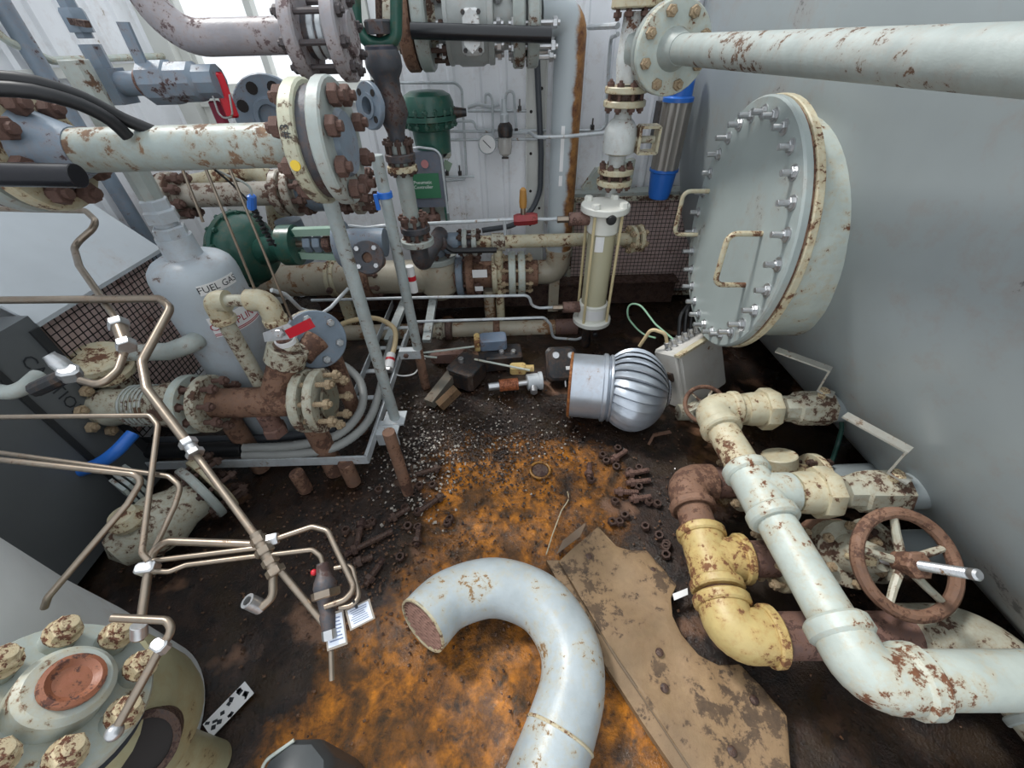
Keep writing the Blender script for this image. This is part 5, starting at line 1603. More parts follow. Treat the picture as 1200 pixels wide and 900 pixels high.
T.add('handle_wire', MB().tube([bz(250, 100)+V((0, -.02, 0)), bz(262, 138)+V((0, -.02, 0)), bz(277, 136)+V((0, -.02, 0)), bz(273, 110)+V((0, -.02, 0))], 0.003, 0.02, 6), M_ZINC())

# ---- left wall fittings
solo('conduit', 'blue grey conduit running up the ribbed left wall', 'conduit', MB().tube([(XL+0.06, 2.02, 0.2), (XL+0.06, 2.02, 2.2)], 0.032, 0, 14), M_BLUEGREY())
solo('conduit', 'thin pale conduit bending along the left wall top corner', 'conduit', MB().tube([(XL+0.05, 1.94, 2.2), (XL+0.05, 1.94, 1.55), (XL+0.05, 2.1, 1.48), (XL+0.05, 2.8, 1.48)], 0.014, 0.06, 10), M_PALE())
solo('wall_rail', 'pale horizontal rail fixed along the left wall ribs', 'rail', MB().box((XL+0.03, 1.75, 1.44), (0.03, 2.2, 0.035)), M_TRIM)
hk0 = at(90, 100, X=XL+0.06)
solo('wall_hook', 'small square pale bracket on the left wall behind black cables', 'bracket', MB().tube([(XL+0.03, hk0.y, hk0.z-0.05), (XL+0.12, hk0.y, hk0.z-0.05), (XL+0.12, hk0.y+0.18, hk0.z-0.05), (XL+0.03, hk0.y+0.18, hk0.z-0.05)], 0.012, 0.03, 8), M_GREY())

# ---- left catalytic heater: guard in a plane along the wall, sloping sheet hood above
XH = -1.62
c_tf, c_tn = at(178, 298, X=XH), at(42, 380, X=XH)
c_bf = at(238, 395, X=XH)
zt_ = (c_tf.z+c_tn.z)/2; y0_, y1_ = c_tn.y, c_tf.y; zb_ = c_bf.z-0.12
T = Thing('catalytic_heater', 'sheet metal heater on the left wall with sloping hood over a wire guard', 'heater', (XH-0.1, (y0_+y1_)/2, zb_))
T.add('casing', MB().box((XH-0.075, (y0_+y1_)/2, (zt_+zb_)/2), (0.11, y1_-y0_, zt_-zb_)), M_GREY())
T.add('heater_pad', MB().box((XH-0.015, (y0_+y1_)/2, (zt_+zb_)/2), (0.02, y1_-y0_-0.03, zt_-zb_-0.03)), M_PAD)
T.add('wire_guard', grid_panel((XH+0.012, y0_, zb_), (0, 1, 0), UP, y1_-y0_, zt_-zb_, 0.024, 0.0028), M_WIRE, kind='stuff')
M_HOOD = paint('pale_sheet_hood', (190, 197, 202), 0.1, (150, 150, 146), (120, 120, 116), 5, rough=0.4, var=0.08)
hp = MB(); hz1 = zt_+0.30
for (x_, z_) in ((XH+0.03, zt_), (XH+0.03, zt_+0.015), (XL+0.02, hz1), (XL+0.02, hz1-0.02)):
    for y_ in (y0_-0.02, y1_+0.03): hp.v.append(V((x_, y_, z_)))
hp.f += [(2, 3, 5, 4), (0, 1, 3, 2), (6, 7, 1, 0), (4, 5, 7, 6), (0, 2, 4, 6), (1, 7, 5, 3)]
T.add('hood', hp, M_HOOD, smooth=False)

# dark cabinet below with lettering
cd = at(28, 425, X=-1.55)
T = Thing('control_cabinet', 'dark grey cabinet with slanted lettering in the shade below the hood', 'cabinet', (-1.70, y0_-0.4, 0.05))
T.add('case', MB().box((-1.71, y0_-0.40, 0.45), (0.26, 0.74, 0.80)), plain('dark_cabinet', (98, 102, 104), 0.5))
T.add('door_trim', MB().box((-1.577, y0_-0.05, 0.45), (0.012, 0.03, 0.72)).box((-1.577, y0_-0.22, 0.45), (0.012, 0.02, 0.72)), plain('darker_trim', (46, 48, 50), 0.5))
lettering(T, 'CAUTION', 0.06, V((-1.581, y0_-0.13, 0.62)), (0, 0, -1), (0, 1, 0), M_INK(), lift=0.003)

# ---- fuel gas vessel
FX, FY = -1.15, 1.40
fz = lambda px, py: at(px, py, Y=FY).z
M_VES = paint('light_grey_vessel', (178, 187, 194), 0.13, (120, 104, 96), (96, 80, 76), 9, rough=0.36, var=0.06)
zt = fz(225, 302)
T = Thing('fuel_gas_vessel', 'light grey upright vessel lettered FUEL GAS with stepped neck', 'vessel', (FX, FY, 0.06))
RV = 0.142
T.add('shell', MB().lathe([(0, 0.06), (RV*0.7, 0.07), (RV, 0.14), (RV, zt-0.075), (RV*0.985, zt-0.05), (RV*0.93, zt-0.026), (RV*0.8, zt-0.006), (RV*0.6, zt+0.008), (0, zt+0.014)], (FX, FY, 0), UP, 40), M_VES)
nk = [(0.060, 0.0), (0.056, 0.012), (0.056, 0.075), (0, 0.075)]
T.add('neck', MB().lathe([(0.062, 0), (0.058, 0.012), (0.055, 0.075), (0, 0.075)], (FX, FY, zt+0.004), UP, 24), M_VES)
T.add('neck_nut', MB().nut((FX, FY, zt+0.079), UP, 0.052, 0.034), M_VES)
T.add('neck_ring', MB().cyl((FX, FY, zt+0.11), (FX, FY, zt+0.13), 0.034, n=18), M_VES)
T.add('reducer', MB().nut((FX, FY, zt+0.128), UP, 0.05, 0.04), M_VES)
T.add('reducer_cap', MB().nut((FX, FY, zt+0.166), UP, 0.042, 0.034), M_VES)
T.add('riser', MB().cyl((FX, FY, zt+0.19), (FX, FY, zt+0.55), 0.034, n=8), M_GREY())
# label sheets facing the camera side
vd = V((0.66, -0.75, 0)).normalized(); vx = UP.cross(vd).normalized()
def vessel_label(px, py, w, h, txt, size, ink, border=False):
    D = at(px, py, d=1)-EYE
    a_ = D.x**2+D.y**2; ox, oy = EYE.x-FX, EYE.y-FY
    b_ = 2*(ox*D.x+oy*D.y); c_ = ox*ox+oy*oy-RV*RV
    t_ = (-b_-math.sqrt(b_*b_-4*a_*c_))/(2*a_)
    p_ = EYE+D*t_; n_ = V((p_.x-FX, p_.y-FY, 0)).normalized(); x_ = UP.cross(n_)
    lb_ = T.add('label', patch(p_, x_, UP, w, h, RV), M_PAPER())
    lettering(T, txt, size, p_, x_, UP, ink, lb_, wrap=RV, lift=0.0014)
    if border:
        for s in (-0.42, -0.34):
            T.add('label_line', patch(p_+UP*h*s, x_, UP, w, 0.003, RV, 0.0012), ink, lb_)
vessel_label(257, 334, 0.135, 0.036, 'FUEL GAS', 0.033, M_INK())
vessel_label(280, 374, 0.190, 0.080, 'COUPLING', 0.040, M_REDINK(), True)
# side nozzle and elbow to the left
n0 = at(243, 398, Y=FY-0.10)
T.add('side_nozzle', MB().tube([V((FX-0.06, FY-0.1, n0.z)), at(232, 400, Y=1.22), at(198, 412, Y=1.24), at(150, 413, Y=1.26)], 0.033, 0.05, 18), M_GREY())

# ---- thin upright rods beside the vessel
for (p, q, lab) in (((240, 192), (303, 350), 'thin grey rod running down past the fuel gas vessel dome'), ((292, 250), (342, 375), 'thin grey rod hanging under the blue clip'), ((215, 195), (238, 260), 'thin grey rod behind the vessel riser')):
    xx = at(*p, Y=1.30).x
    a_, b_ = at(*p, Y=1.24), at(*q, Y=1.24)
    a_ = V((a_.x, a_.y, qz))
    solo('hanging_rod', lab, 'rod', MB().cyl(a_, b_, 0.0042, n=8), M_STEEL())
c = at(295, 237, Y=1.3)
solo('clip', 'bright blue plastic clip on the thin wire by the cross pipe', 'clip', MB().rbox(c, (0.02, 0.03, 0.045), Euler((0, 0.4, 0)).to_matrix(), 0.006), M_BLUE())
solo('coil_cord', 'black coiled cord hanging from the blue clip beside the green neck', 'cord', MB().tube([at(297, 245, Y=1.31)+V((0.008*math.sin(k*1.7), 0.008*math.cos(k*1.7), 0)) + (at(320, 288, Y=1.31)-at(297, 245, Y=1.31))*(k/34) for k in range(35)], 0.005, 0, 6), M_BLACK())
solo('wire', 'thin pale wire sagging from the big pipe to the blue clip', 'wire', MB().tube([at(248, 196, Y=1.28), at(265, 205, Y=1.29), at(285, 213, Y=1.3), at(294, 220, Y=1.3), at(296, 236, Y=1.3)], 0.0035, 0.05, 6), M_GREY())
solo('wire', 'thin black wire slanting from the big pipe to the blue clip', 'wire', MB().tube([at(248, 196, Y=1.27), at(270, 214, Y=1.28), at(292, 236, Y=1.29)], 0.003, 0.05, 6), M_BLACK())

# ---- green diaphragm actuator lying along the row
YD = 1.86
D0 = at(288, 293, Y=YD)
gx = lambda px: at(px, 290, Y=YD).x
T = Thing('regulator', 'dark green diaphragm regulator with round case and open yoke', 'regulator', (D0.x, YD, D0.z-0.2))
rd = sz(D0, 43)
gz = D0.z
gdir = V((0.93, -0.34, 0.03)).normalized()
T.add('front_case', MB().lathe([(0, 0.12), (rd*0.35, 0.115), (rd*0.7, 0.085), (rd*0.9, 0.04), (rd*0.92, 0), (0, 0)][::-1], D0, gdir, 36), M_GREEN())
rimd = T.add('rim', MB().disc(D0-gdir*0.01, gdir, rd, 0.026), M_GREEN())
bolts(T, rimd, D0-gdir*0.01, gdir, rd*0.94, 14, 0.012, 0.03, M_GREEN())
T.add('back_case', MB().lathe([(0, 0), (rd*0.9, 0), (rd*0.8, 0.06), (rd*0.4, 0.10), (0, 0.11)], D0-gdir*0.02, -gdir, 36), M_GREEN())
dd = D0+gdir*0.10
T.add('boss', MB().nut(dd, gdir, 0.06, 0.05), M_GREEN())
def gp(px, py, off=0.0): return at(px, py, Y=YD-0.10+off)
T.add('neck', MB().cyl(dd, gp(338, 286), 0.062, 0.05, 20), M_GREEN())
T.add('bonnet', MB().lathe([(0, 0), (0.05, 0), (0.085, 0.04), (0.085, 0.10), (0, 0.10)], gp(322, 288), ax, 20), M_GREEN())
T.add('yoke_bar', MB().bar(gp(338, 272), gp(394, 270), 0.035, 0.03), plain('pale_green_bar', (150, 176, 160), 0.3))
T.add('yoke_bar', MB().bar(gp(352, 298), gp(398, 300), 0.035, 0.03), plain('pale_green_bar', (150, 176, 160), 0.3))
T.add('yoke_arm', MB().tube([gp(322, 282), gp(336, 274), gp(345, 271)], 0.024, 0.03, 10).tube([gp(322, 292), gp(340, 299), gp(354, 299)], 0.024, 0.03, 10), M_GREEN())
T.add('stem', MB().cyl(gp(338, 286), gp(398, 286), 0.014, n=10), M_STEEL())
for px in (358, 369, 380): T.add('stem_clamp', MB().nut(gp(px, 286), ax, 0.035, 0.03), M_BOLTRUST() if px > 370 else M_BLUEGREY())
T.add('body_flange', MB().disc(gp(402, 286), ax, 0.10, 0.03), M_BLUEGREY())
T.add('body', MB().tube([gp(402, 286), gp(420, 284), gp(452, 284)], 0.06, 0, 20), M_BLUEGREY())
oc = at(431, 302, Y=YD-0.26); on = V((0.05, -0.85, 0.45)).normalized()
of = T.add('outlet_flange', MB().disc(oc, on, sz(oc, 19), 0.024, sz(oc, 6)), M_DARKGREY())
x, y, a = frame(on)
for k in range(4):
    t = PI/4+k*PI/2
    T.add('bolt', MB().nut(oc+on*0.012+(x*math.cos(t)+y*math.sin(t))*sz(oc, 14), on, 0.011, 0.012), M_ZINC(), of)
T.add('outlet_neck', MB().cyl(oc-on*0.16, oc-on*0.005, sz(oc, 10), n=18), M_RUST())

# ---- valve train in front of the vessel
YT_ = 1.15
tz = at(385, 469, Y=YT_).z
tX = lambda px: at(px, 472, Y=YT_).x
T = Thing('valve_train', 'rusted flanged valve train with wye fitting in front of fuel gas vessel', 'valve', (tX(250), YT_, 0))
rt = 0.058
T.add('wye_pipe', MB().cyl((tX(250), YT_, tz), (tX(362), YT_, tz), rt, n=22), M_RUST())
wy0, wy1 = V((tX(322), YT_, tz)), at(338, 407, Y=YT_+0.06)
T.add('wye_branch', MB().cyl(wy0, wy1, rt*0.95, n=20), M_RUST())
T.add('wye_collar', MB().cyl(wy0.lerp(wy1, 0.72), wy1, rt*1.2, n=20), M_WORN())
Rt = 0.122
f = flange(T, (tX(361), YT_, tz), ax, Rt, 0.035, M_WORN(), 0)
f = flange(T, (tX(378), YT_, tz), ax, Rt*1.02, 0.034, M_WORN(), 8, 0.02, M_BOLTMIX(), L=0.11)
T.add('blind_cap', MB().disc((tX(388), YT_, tz), ax, Rt*0.6, 0.01), paint('green_grey_worn', (120, 122, 108), 0.35, (96, 76, 60), (70, 56, 48), 16))
f = flange(T, (tX(246), YT_, tz), ax, Rt*0.92, 0.035, M_WORN(), 8, 0.019, M_BOLTRUST(), L=0.10)
f = flange(T, (tX(224), YT_, tz), ax, Rt*0.94, 0.035, M_PALE(), 0)
T.add('valve_body', MB().lathe([(0, tX(105)), (rt*1.1, tX(105)), (rt*1.35, tX(130)), (rt*1.1, tX(150)), (rt*1.3, tX(156)), (rt*1.3, tX(190)), (rt*1.5, tX(196)), (rt*1.5, tX(212)), (0, tX(222))], (0, YT_, tz), ax, 22), M_WORN())
sp_ = MB(); 
for k in range(6): sp_.torus((tX(157+5*k), YT_, tz), ax, rt*1.32, 0.005, 20, 6)
T.add('spring_coil', sp_, M_GREY())
f = flange(T, (tX(103), YT_, tz), ax, Rt, 0.035, M_PALE(), 8, 0.021, M_BOLTMIX(), L=0.10)
f = flange(T, (tX(82), YT_, tz), ax, Rt, 0.045, M_WORN(), 0)
T.add('inlet_pipe', MB().tube([(tX(90), YT_, tz), (tX(40), YT_, tz), (tX(15), YT_-0.1, tz-0.2)], rt*1.2, 0.1, 20), M_MAROON())
f = T.add('bonnet_flange', MB().disc((tX(128), YT_+0.08, tz+0.12), (0.2, -0.1, 1), Rt*0.72, 0.03), M_CREAM())
T.add('bonnet_flange', MB().disc((tX(128)-0.01, YT_+0.08, tz+0.165), (0.2, -0.1, 1), Rt*0.75, 0.03), M_CREAM())
T.add('bonnet_neck', MB().cyl((tX(128), YT_+0.08, tz), (tX(128), YT_+0.08, tz+0.11), 0.05, n=18), M_WORN())
T.add('drain_plug', MB().cyl((tX(312), YT_-0.03, tz-0.12), (tX(312), YT_-0.03, tz-0.03), 0.036, n=16).nut((tX(312), YT_-0.03, tz-0.14), UP, 0.045, 0.04), M_MAROON())
T.add('support_leg', MB().cyl((tX(350), YT_+0.02, 0), (tX(350), YT_+0.02, tz-0.04), 0.045, n=16), M_RUST())
T.add('support_leg', MB().cyl((tX(240), YT_+0.05, 0), (tX(240), YT_+0.05, tz-0.04), 0.04, n=16), M_RUST())
# jumper pipe with elbows in front of the vessel
YJ = 1.22
jp = lambda px, py, dy=0.0: at(px, py, Y=YJ+dy)
jz = jp(285, 352).z
xa_, xb_ = jp(250, 352).x, jp(312, 352).x
T = Thing('jumper_pipe', 'peeling cream and maroon jumper pipe with two elbows over the COUPLING label', 'pipe', (xa_, YJ, 0))
rj = 0.027
T.add('leg_pipe', MB().cyl((xa_, YJ, tz-0.02), (xa_, YJ, jz-0.03), rj, n=18), M_WORN())
T.add('elbow', MB().tube([(xa_, YJ, jz-0.08), (xa_, YJ, jz), (xa_+0.045, YJ, jz)], rj*1.32, 0.035, 18), M_CREAM())
band(T, (xa_, YJ, jz-0.07), UP, rj*1.5, 0.022, M_CREAM())
T.add('cross_nipple', MB().cyl((xa_+0.03, YJ, jz), (xb_-0.04, YJ, jz), rj*0.75, n=18), M_WORN())
T.add('elbow', MB().tube([(xb_-0.06, YJ, jz), (xb_, YJ, jz), (xb_, YJ, jz-0.08)], rj*1.35, 0.04, 18), M_CREAM())
band(T, (xb_, YJ, jz-0.08), UP, rj*1.5, 0.03, M_CREAM())
T.add('leg_pipe', MB().cyl((xb_, YJ-0.0, wy1.z-0.04), (xb_, YJ, jz-0.08), rj*1.05, n=18), M_MAROON())
T.add('thread_ring', MB().cyl((xb_, YJ, wy1.z+0.01), (xb_, YJ, wy1.z+0.028), rj*1.3, n=18), M_PAPER())
T.add('union', MB().nut((xb_, YJ, wy1.z-0.03), UP, rj*1.7, 0.04), M_WORN())
# red-handled small valve
h0, h1 = at(320, 392, Y=1.10), at(363, 383, Y=1.06)
lv_ = T.add('valve_lever', MB().prism([(-0.03, -0.02), (0.06, -0.02), (0.085, 0.0), (0.06, 0.03), (-0.03, 0.01)], h0, (1, 0, 0.1), (0, 0.4, 1), 0.005), M_ZINC())
T.add('pivot_nut', MB().nut(h0+V((0.03, -0.01, 0.01)), (0, -0.9, 0.4), 0.014, 0.012), M_ZINC())
T.add('red_grip', MB().bar(at(339, 391, Y=1.085), at(364, 379, Y=1.06), 0.03, 0.018, up=(0, -0.9, 0.3)), M_RED(), lv_, label='bright red lever grip')
# flange disc behind the red grip
oc = at(370, 398, Y=1.34); on = V((0.62, -0.68, 0.4)).normalized()
T = Thing('flanged_outlet', 'dirty grey round flange with zinc nuts behind the red valve grip', 'flange', (oc.x, oc.y, 0))
of = T.add('flange', MB().disc(oc, on, sz(oc, 34), 0.03), M_BLUEGREY())
T.add('rim_ring', MB().disc(oc-on*0.03, on, sz(oc, 35), 0.026), M_WORN())
x, y, a = frame(on)
for k in range(6):
    t = 0.5+k*PI/3
    T.add('bolt', MB().nut(oc+on*0.015+(x*math.cos(t)+y*math.sin(t))*sz(oc, 25), on, 0.016, 0.014).cyl(oc+on*0.02+(x*math.cos(t)+y*math.sin(t))*sz(oc, 25), oc+on*0.042+(x*math.cos(t)+y*math.sin(t))*sz(oc, 25), 0.008, n=8), M_ZINC(), of)
T.add('hub', MB().lathe([(0, 0), (sz(oc, 15), 0), (sz(oc, 12), 0.05), (sz(oc, 12), 0.09), (0, 0.09)], oc+on*0.01, (on+V((-0.9, 0.1, -0.6))).normalized(), 20), M_RUST())
T.add('pipe', MB().cyl(oc-on*0.02, oc-on*0.25, 0.06, n=18), M_RUST())
T.add('leg', MB().cyl((oc.x, oc.y+0.08, 0), (oc.x, oc.y+0.08, oc.z), 0.035, n=14), M_RUST())

# ---- cable tray rails, posts and cables
ZT = 0.14
r0, r1 = at(140, 545, Z=ZT), at(430, 541, Z=ZT)
r0.y = r1.y = (r0.y+r1.y)/2
s1_ = at(480, 388, Z=ZT)
s1_.x = r1.x
T = Thing('cable_tray', 'galvanised steel angle tray with cables around the valve train', 'cable tray', (r1.x, r1.y, 0))
T.add('front_rail', MB().bar(r0, r1, 0.006, 0.045).bar(r0+V((0, 0.02, -0.02)), r1+V((0, 0.02, -0.02)), 0.04, 0.006), M_GALV())
T.add('side_rail', MB().bar(r1, s1_, 0.006, 0.045).bar(r1+V((-0.015, 0, -0.02)), s1_+V((-0.015, 0, -0.02)), 0.03, 0.006), M_GALV())
T.add('rear_rail', MB().bar(r0+V((0, 0.14, 0.0)), r1+V((-0.16, 0.14, 0.0)), 0.006, 0.045), M_GALV())
i0, i1 = at(408, 480, Z=ZT), at(468, 355, Z=ZT)
i1.x = i0.x
T.add('inner_rail', MB().bar(i0, i1, 0.006, 0.045), M_GALV())
for k in range(4):
    y_ = i0.y+0.1+0.22*k
    T.add('rung', MB().bar((i0.x, y_, ZT-0.015), (r1.x, y_, ZT-0.015), 0.03, 0.006), M_GALV())
T.add('bracket', MB().box((r1.x+0.05, 1.30, ZT), (0.10, 0.09, 0.008)).box((r1.x+0.05, 1.26, ZT-0.035), (0.10, 0.006, 0.07)), M_GALV())
for (px, py) in ((466, 505),):
    p = at(px, py, Z=ZT)
lg = [(at(405, 548, Z=0.12), 0.032), (V((at(478, 580, Z=0).x, at(478, 580, Z=0).y, at(463, 508, Y=at(478, 580, Z=0).y).z-0.02)), 0.024), (at(348, 560, Z=0.10), 0.03)]
for (p, r_) in lg:
    T.add('leg', MB().cyl((p.x, p.y+0.01, 0), (p.x, p.y+0.01, p.z+0.02), r_, n=14), M_RUST())
M_FLEX = plain('grey_flex_conduit', (150, 152, 150), 0.45)
def flex(label, pts, r):
    P = catmull([at(px, py, Z=z) for px, py, z in pts], 10)
    tot = [0]
    for a_, b_ in zip(P, P[1:]): tot.append(tot[-1]+(b_-a_).length)
    # ribbed
    n = int(tot[-1]/0.009)
    Q = []
    for k in range(n+1):
        s_ = tot[-1]*k/n; i = 0
        while i < len(tot)-2 and tot[i+1] < s_: i += 1
        u = (s_-tot[i])/max(1e-6, tot[i+1]-tot[i]); Q.append(P[i].lerp(P[i+1], u))
    cnt = [0]
    def rad(t_):
        cnt[0] += 1
        return r*(1.0 if cnt[0] % 2 else 0.9)
    solo('flexible_conduit', label, 'conduit', MB().tube(Q, rad, 0, 12), M_FLEX)
flex('outer grey ribbed conduit curving round the tray corner', [(286, 533, .17), (340, 532, .17), (392, 524, .17), (428, 498, .17), (444, 462, .17), (452, 425, .17), (460, 396, .17)], 0.021)
flex('inner grey ribbed conduit looping up to the round flange', [(286, 525, .2), (345, 522, .2), (395, 510, .2), (422, 482, .22), (424, 452, .26), (408, 432, .3), (383, 420, .34)], 0.020)
solo('cable_sleeve', 'black sleeve bundling the cables inside the front rail', 'sleeve', MB().cyl(at(150, 529, Z=0.18), at(286, 526, Z=0.18), 0.034, n=16), M_BLACK())
solo('cable', 'thick dark cable lying in the tray behind the black sleeve', 'cable', MB().tube([at(150, 518, Z=.15), at(300, 515, Z=.15), at(395, 505, Z=.15)], 0.022, 0.05, 12), plain('dark_grey_cable', (70, 74, 80), 0.4))
solo('cable', 'cream cable arching over the tray behind the grey posts', 'cable', MB().tube(catmull([at(392, 384, Z=.30), at(412, 376, Z=.32), at(440, 373, Z=.32), (at(461, 384, Z=.30)), at(463, 402, Z=.24), at(458, 420, Z=.2)], 6), 0.014, 0, 10), plain('cream_sheath', (206, 184, 144), 0.5))
c = at(457, 424, Z=0.19)
T = Thing('cable_connector', 'white and red banded cable connector on the tray side rail', 'connector', (c.x, c.y, c.z-0.04))
cdv = (at(455, 434, Z=0.17)-at(459, 410, Z=0.22)).normalized()
T.add('body', MB().cyl(c-cdv*0.05, c+cdv*0.04, 0.024, n=14), M_PAPER())
T.add('red_band', MB().cyl(c-cdv*0.02, c-cdv*0.005, 0.0255, n=14), M_RED())
T.add('gland', MB().nut(c+cdv*0.04, cdv, 0.022, 0.02), M_ZINC())
c2_ = at(482, 325, Y=1.9)
T = Thing('cable_connector', 'white and red banded connector hanging beside the control valve', 'connector', (c2_.x, 1.9, c2_.z-0.08))
T.add('body', MB().cyl(c2_+V((0, 0, 0.06)), c2_+V((0, 0, -0.08)), 0.022, n=14), M_PAPER())
T.add('red_band', MB().cyl(c2_+V((0, 0, -0.015)), c2_+V((0, 0, 0.01)), 0.0235, n=14), M_RED())
solo('wire', 'white wires with red tip looping from the tray connector', 'wire', MB().tube(catmull([at(455, 432, Z=.17), at(468, 440, Z=.12), at(485, 438, Z=.12), at(494, 425, Z=.14), at(498, 420, Z=.15)], 6), 0.004, 0, 6), M_PAPER())
M_POST = paint('pale_post', (166, 176, 176), 0.24, (112, 96, 80), (80, 66, 58), 26)
for (x_, y_, z0, z1, lab) in ((-0.563, 1.36, ZT, 1.20, 'pale grey speckled pipe post nearer the valve train'), (-0.495, 1.75, 0.0, 1.18, 'pale grey speckled pipe post with blue tie below the side flange')):
    T = Thing('pipe_post', lab, 'post', (x_, y_, z0))
    T.add('pole', MB().cyl((x_, y_, z0 if z0 > .1 else 0.26), (x_, y_, z1), 0.024, n=18), M_POST)
    if z0 < .1:
        T.add('foot', MB().cyl((x_, y_, 0), (x_, y_, 0.27), 0.025, n=16), M_RUST())
        T.add('clamp', MB().box((x_-0.04, y_-0.01, 0.25), (0.11, 0.04, 0.05)), M_GALV())
        T.add('clamp_bolt', MB().nut((x_-0.06, y_-0.03, 0.25), (0, -1, 0), 0.014, 0.01), M_BOLTRUST())
        z_ = at(452, 228, Y=y_).z
        T.add('blue_tie', MB().cyl((x_, y_, z_-0.012), (x_, y_, z_+0.012), 0.030, n=16).box((x_-0.03, y_-0.03, z_-0.02), (0.015, 0.01, 0.06)), M_BLUE())
    else:
        T.add('base_plate', MB().box((x_+0.0, y_, ZT+0.004), (0.10, 0.09, 0.008)), M_GALV())

# wooden-grey struts behind the tray
for (p, q, lab) in (((455, 400), (475, 352), 'grey strut leaning behind the near post'), ((500, 400), (508, 350), 'grey strut leaning left of the floor pipe coupling')):
    solo('strut', lab, 'strut', MB().bar(at(*p, Z=0.1), at(*q, Z=0.2), 0.05, 0.03), M_POST)
tubing('bright tube dipping from the jumper elbow toward the low back tubes', [(318, 340, 1.4), (335, 345, 1.45), (352, 362, 1.5), (375, 369, 1.55), (388, 360, 1.6), (408, 338, 1.7)], 0.008, mat=M_GALV())
tubing('bright tube above the yoke running behind the near post', [(402, 264, 2.0), (430, 267, 2.0), (456, 264, 2.0)], 0.009, mat=M_GALV())

# ================================================================== foreground: tubing, pump head, tags
def tz_(label, pts, r, bend=0.03, mat=None, name='tubing'):
    P = [at(px, py, Z=z) for px, py, z in pts]
    return solo(name, label, 'tubing', MB().tube(P, r*0.84, bend, 12, seg=6), mat or M_STEEL())


# upper bent tube with fittings
tz_('bent stainless tube at the left edge dropping to a hex fitting', [(-25, 244, 1.12), (100, 247, 1.12), (116, 262, 1.10), (86, 288, 1.05), (93, 312, 1.04), (138, 376, 0.99)], 0.0105)
p, q = at(138, 378, Z=0.985), at(147, 402, Z=0.965)
T = Thing('tube_fitting', 'silver hex compression fitting in front of the left wire guard', 'fitting', (q.x, q.y, q.z-0.03))
d_ = (q-p).normalized()
T.add('nut', MB().nut(p, d_, 0.022, 0.022), M_ZINC())
T.add('body', MB().cyl(p+d_*0.02, q+d_*0.005, 0.015, n=14), M_STEEL())
T.add('nut', MB().nut(q, d_, 0.021, 0.02), M_ZINC())
tz_('short curved stainless tube below the hex fitting', [(148, 405, 0.955), (138, 435, 0.93), (118, 452, 0.92), (95, 446, 0.92)], 0.0105, 0.03)
c = at(82, 438, Z=0.925)
T = Thing('tube_elbow', 'shiny silver tube elbow fitting with capped top', 'fitting', (c.x, c.y, c.z-0.03))
T.add('block', MB().rbox(c, (0.04, 0.035, 0.035), Euler((0.3, 0.2, 0.6)).to_matrix(), 0.008), M_ZINC())
T.add('cap', MB().lathe([(0, 0), (0.018, 0), (0.018, 0.02), (0.013, 0.035), (0.013, 0.04), (0, 0.04)], c+V((-0.012, 0.01, 0.01)), (-0.4, 0.1, 1), 16), M_ZINC())
T.add('side_fitting', MB().cyl(c, c+V((-0.09, -0.02, -0.03)), 0.018, n=10), M_BLACKPL())
tz_('grey hose end entering from the left edge below the elbow fitting', [(-25, 455, 0.86), (20, 462, 0.86), (45, 440, 0.86)], 0.022, 0.03, M_GREY())
# long tube
tz_('long stainless tube with a zigzag bend crossing the left foreground', [(-25, 352, 1.02), (188, 350, 1.02), (200, 361, 1.01), (166, 424, 0.95), (172, 456, 0.93), (225, 526, 0.86)], 0.0115, 0.025)
p, q = at(219, 517, Z=0.87), at(230, 533, Z=0.855)
solo('tube_union', 'pale tube union clamped on the long diagonal tube', 'fitting', MB().nut(p, q-p, 0.017, 0.014).cyl(p, q, 0.012, n=12).nut(q, p-q, 0.017, 0.012), M_ZINC())
tz_('straight diagonal stainless tube running down to the cross fittings', [(226, 528, 0.855), (304, 634, 0.78)], 0.0085, 0)
P = [at(302, 630, Z=0.785), at(312, 650, Z=0.77), at(322, 668, Z=0.755)]
T = Thing('tube_fitting', 'stacked tube cross fittings where three tubes meet the diagonal', 'fitting', (P[1].x, P[1].y, P[1].z-0.03))
dd_ = (P[2]-P[0]).normalized()
for k, s_ in enumerate((0, 0.33, 0.66, 0.95)):
    c = P[0].lerp(P[2], s_)
    T.add('nut', MB().nut(c, dd_, 0.017 if k % 2 else 0.015, 0.013), M_STEEL())
T.add('core', MB().cyl(P[0]-dd_*0.01, P[2]+dd_*0.01, 0.011, n=12), M_STEEL())
T.add('side_nut', MB().nut(at(313, 634, Z=0.775), V((1, 0.3, 0)), 0.012, 0.02), M_ZINC())
tz_('lower diagonal stainless tube ending at the tagged needle valve', [(326, 666, 0.755), (386, 738, 0.70)], 0.0075, 0)
tz_('short drop tube hooking left below the cross fittings', [(320, 672, 0.75), (320, 700, 0.73), (306, 712, 0.725)], 0.009, 0.02)
c = at(303, 709, Z=0.725)
solo('open_elbow', 'small open silver elbow end below the cross fittings', 'fitting', MB().hollow(c+V((0, 0, -0.01)), c+V((-0.012, 0.0, 0.02)), 0.013, 0.008, 14), M_ZINC())
tz_('upper looped tube right of the cross fittings', [(316, 634, 0.775), (366, 617, 0.775), (384, 622, 0.775), (416, 690, 0.74), (404, 703, 0.735), (381, 711, 0.73)], 0.0065, 0.018)
tz_('inner looped tube ending at the needle valve top', [(318, 650, 0.77), (366, 644, 0.765), (376, 652, 0.76), (379, 664, 0.75)], 0.0055, 0.015)
tz_('outer small loop tube beside the paper tags', [(392, 666, 0.745), (412, 662, 0.745), (421, 700, 0.73), (412, 710, 0.728), (398, 712, 0.725)], 0.0055, 0.015)
c0_, c1_ = at(378, 660, Z=0.75), at(386, 738, Z=0.70)
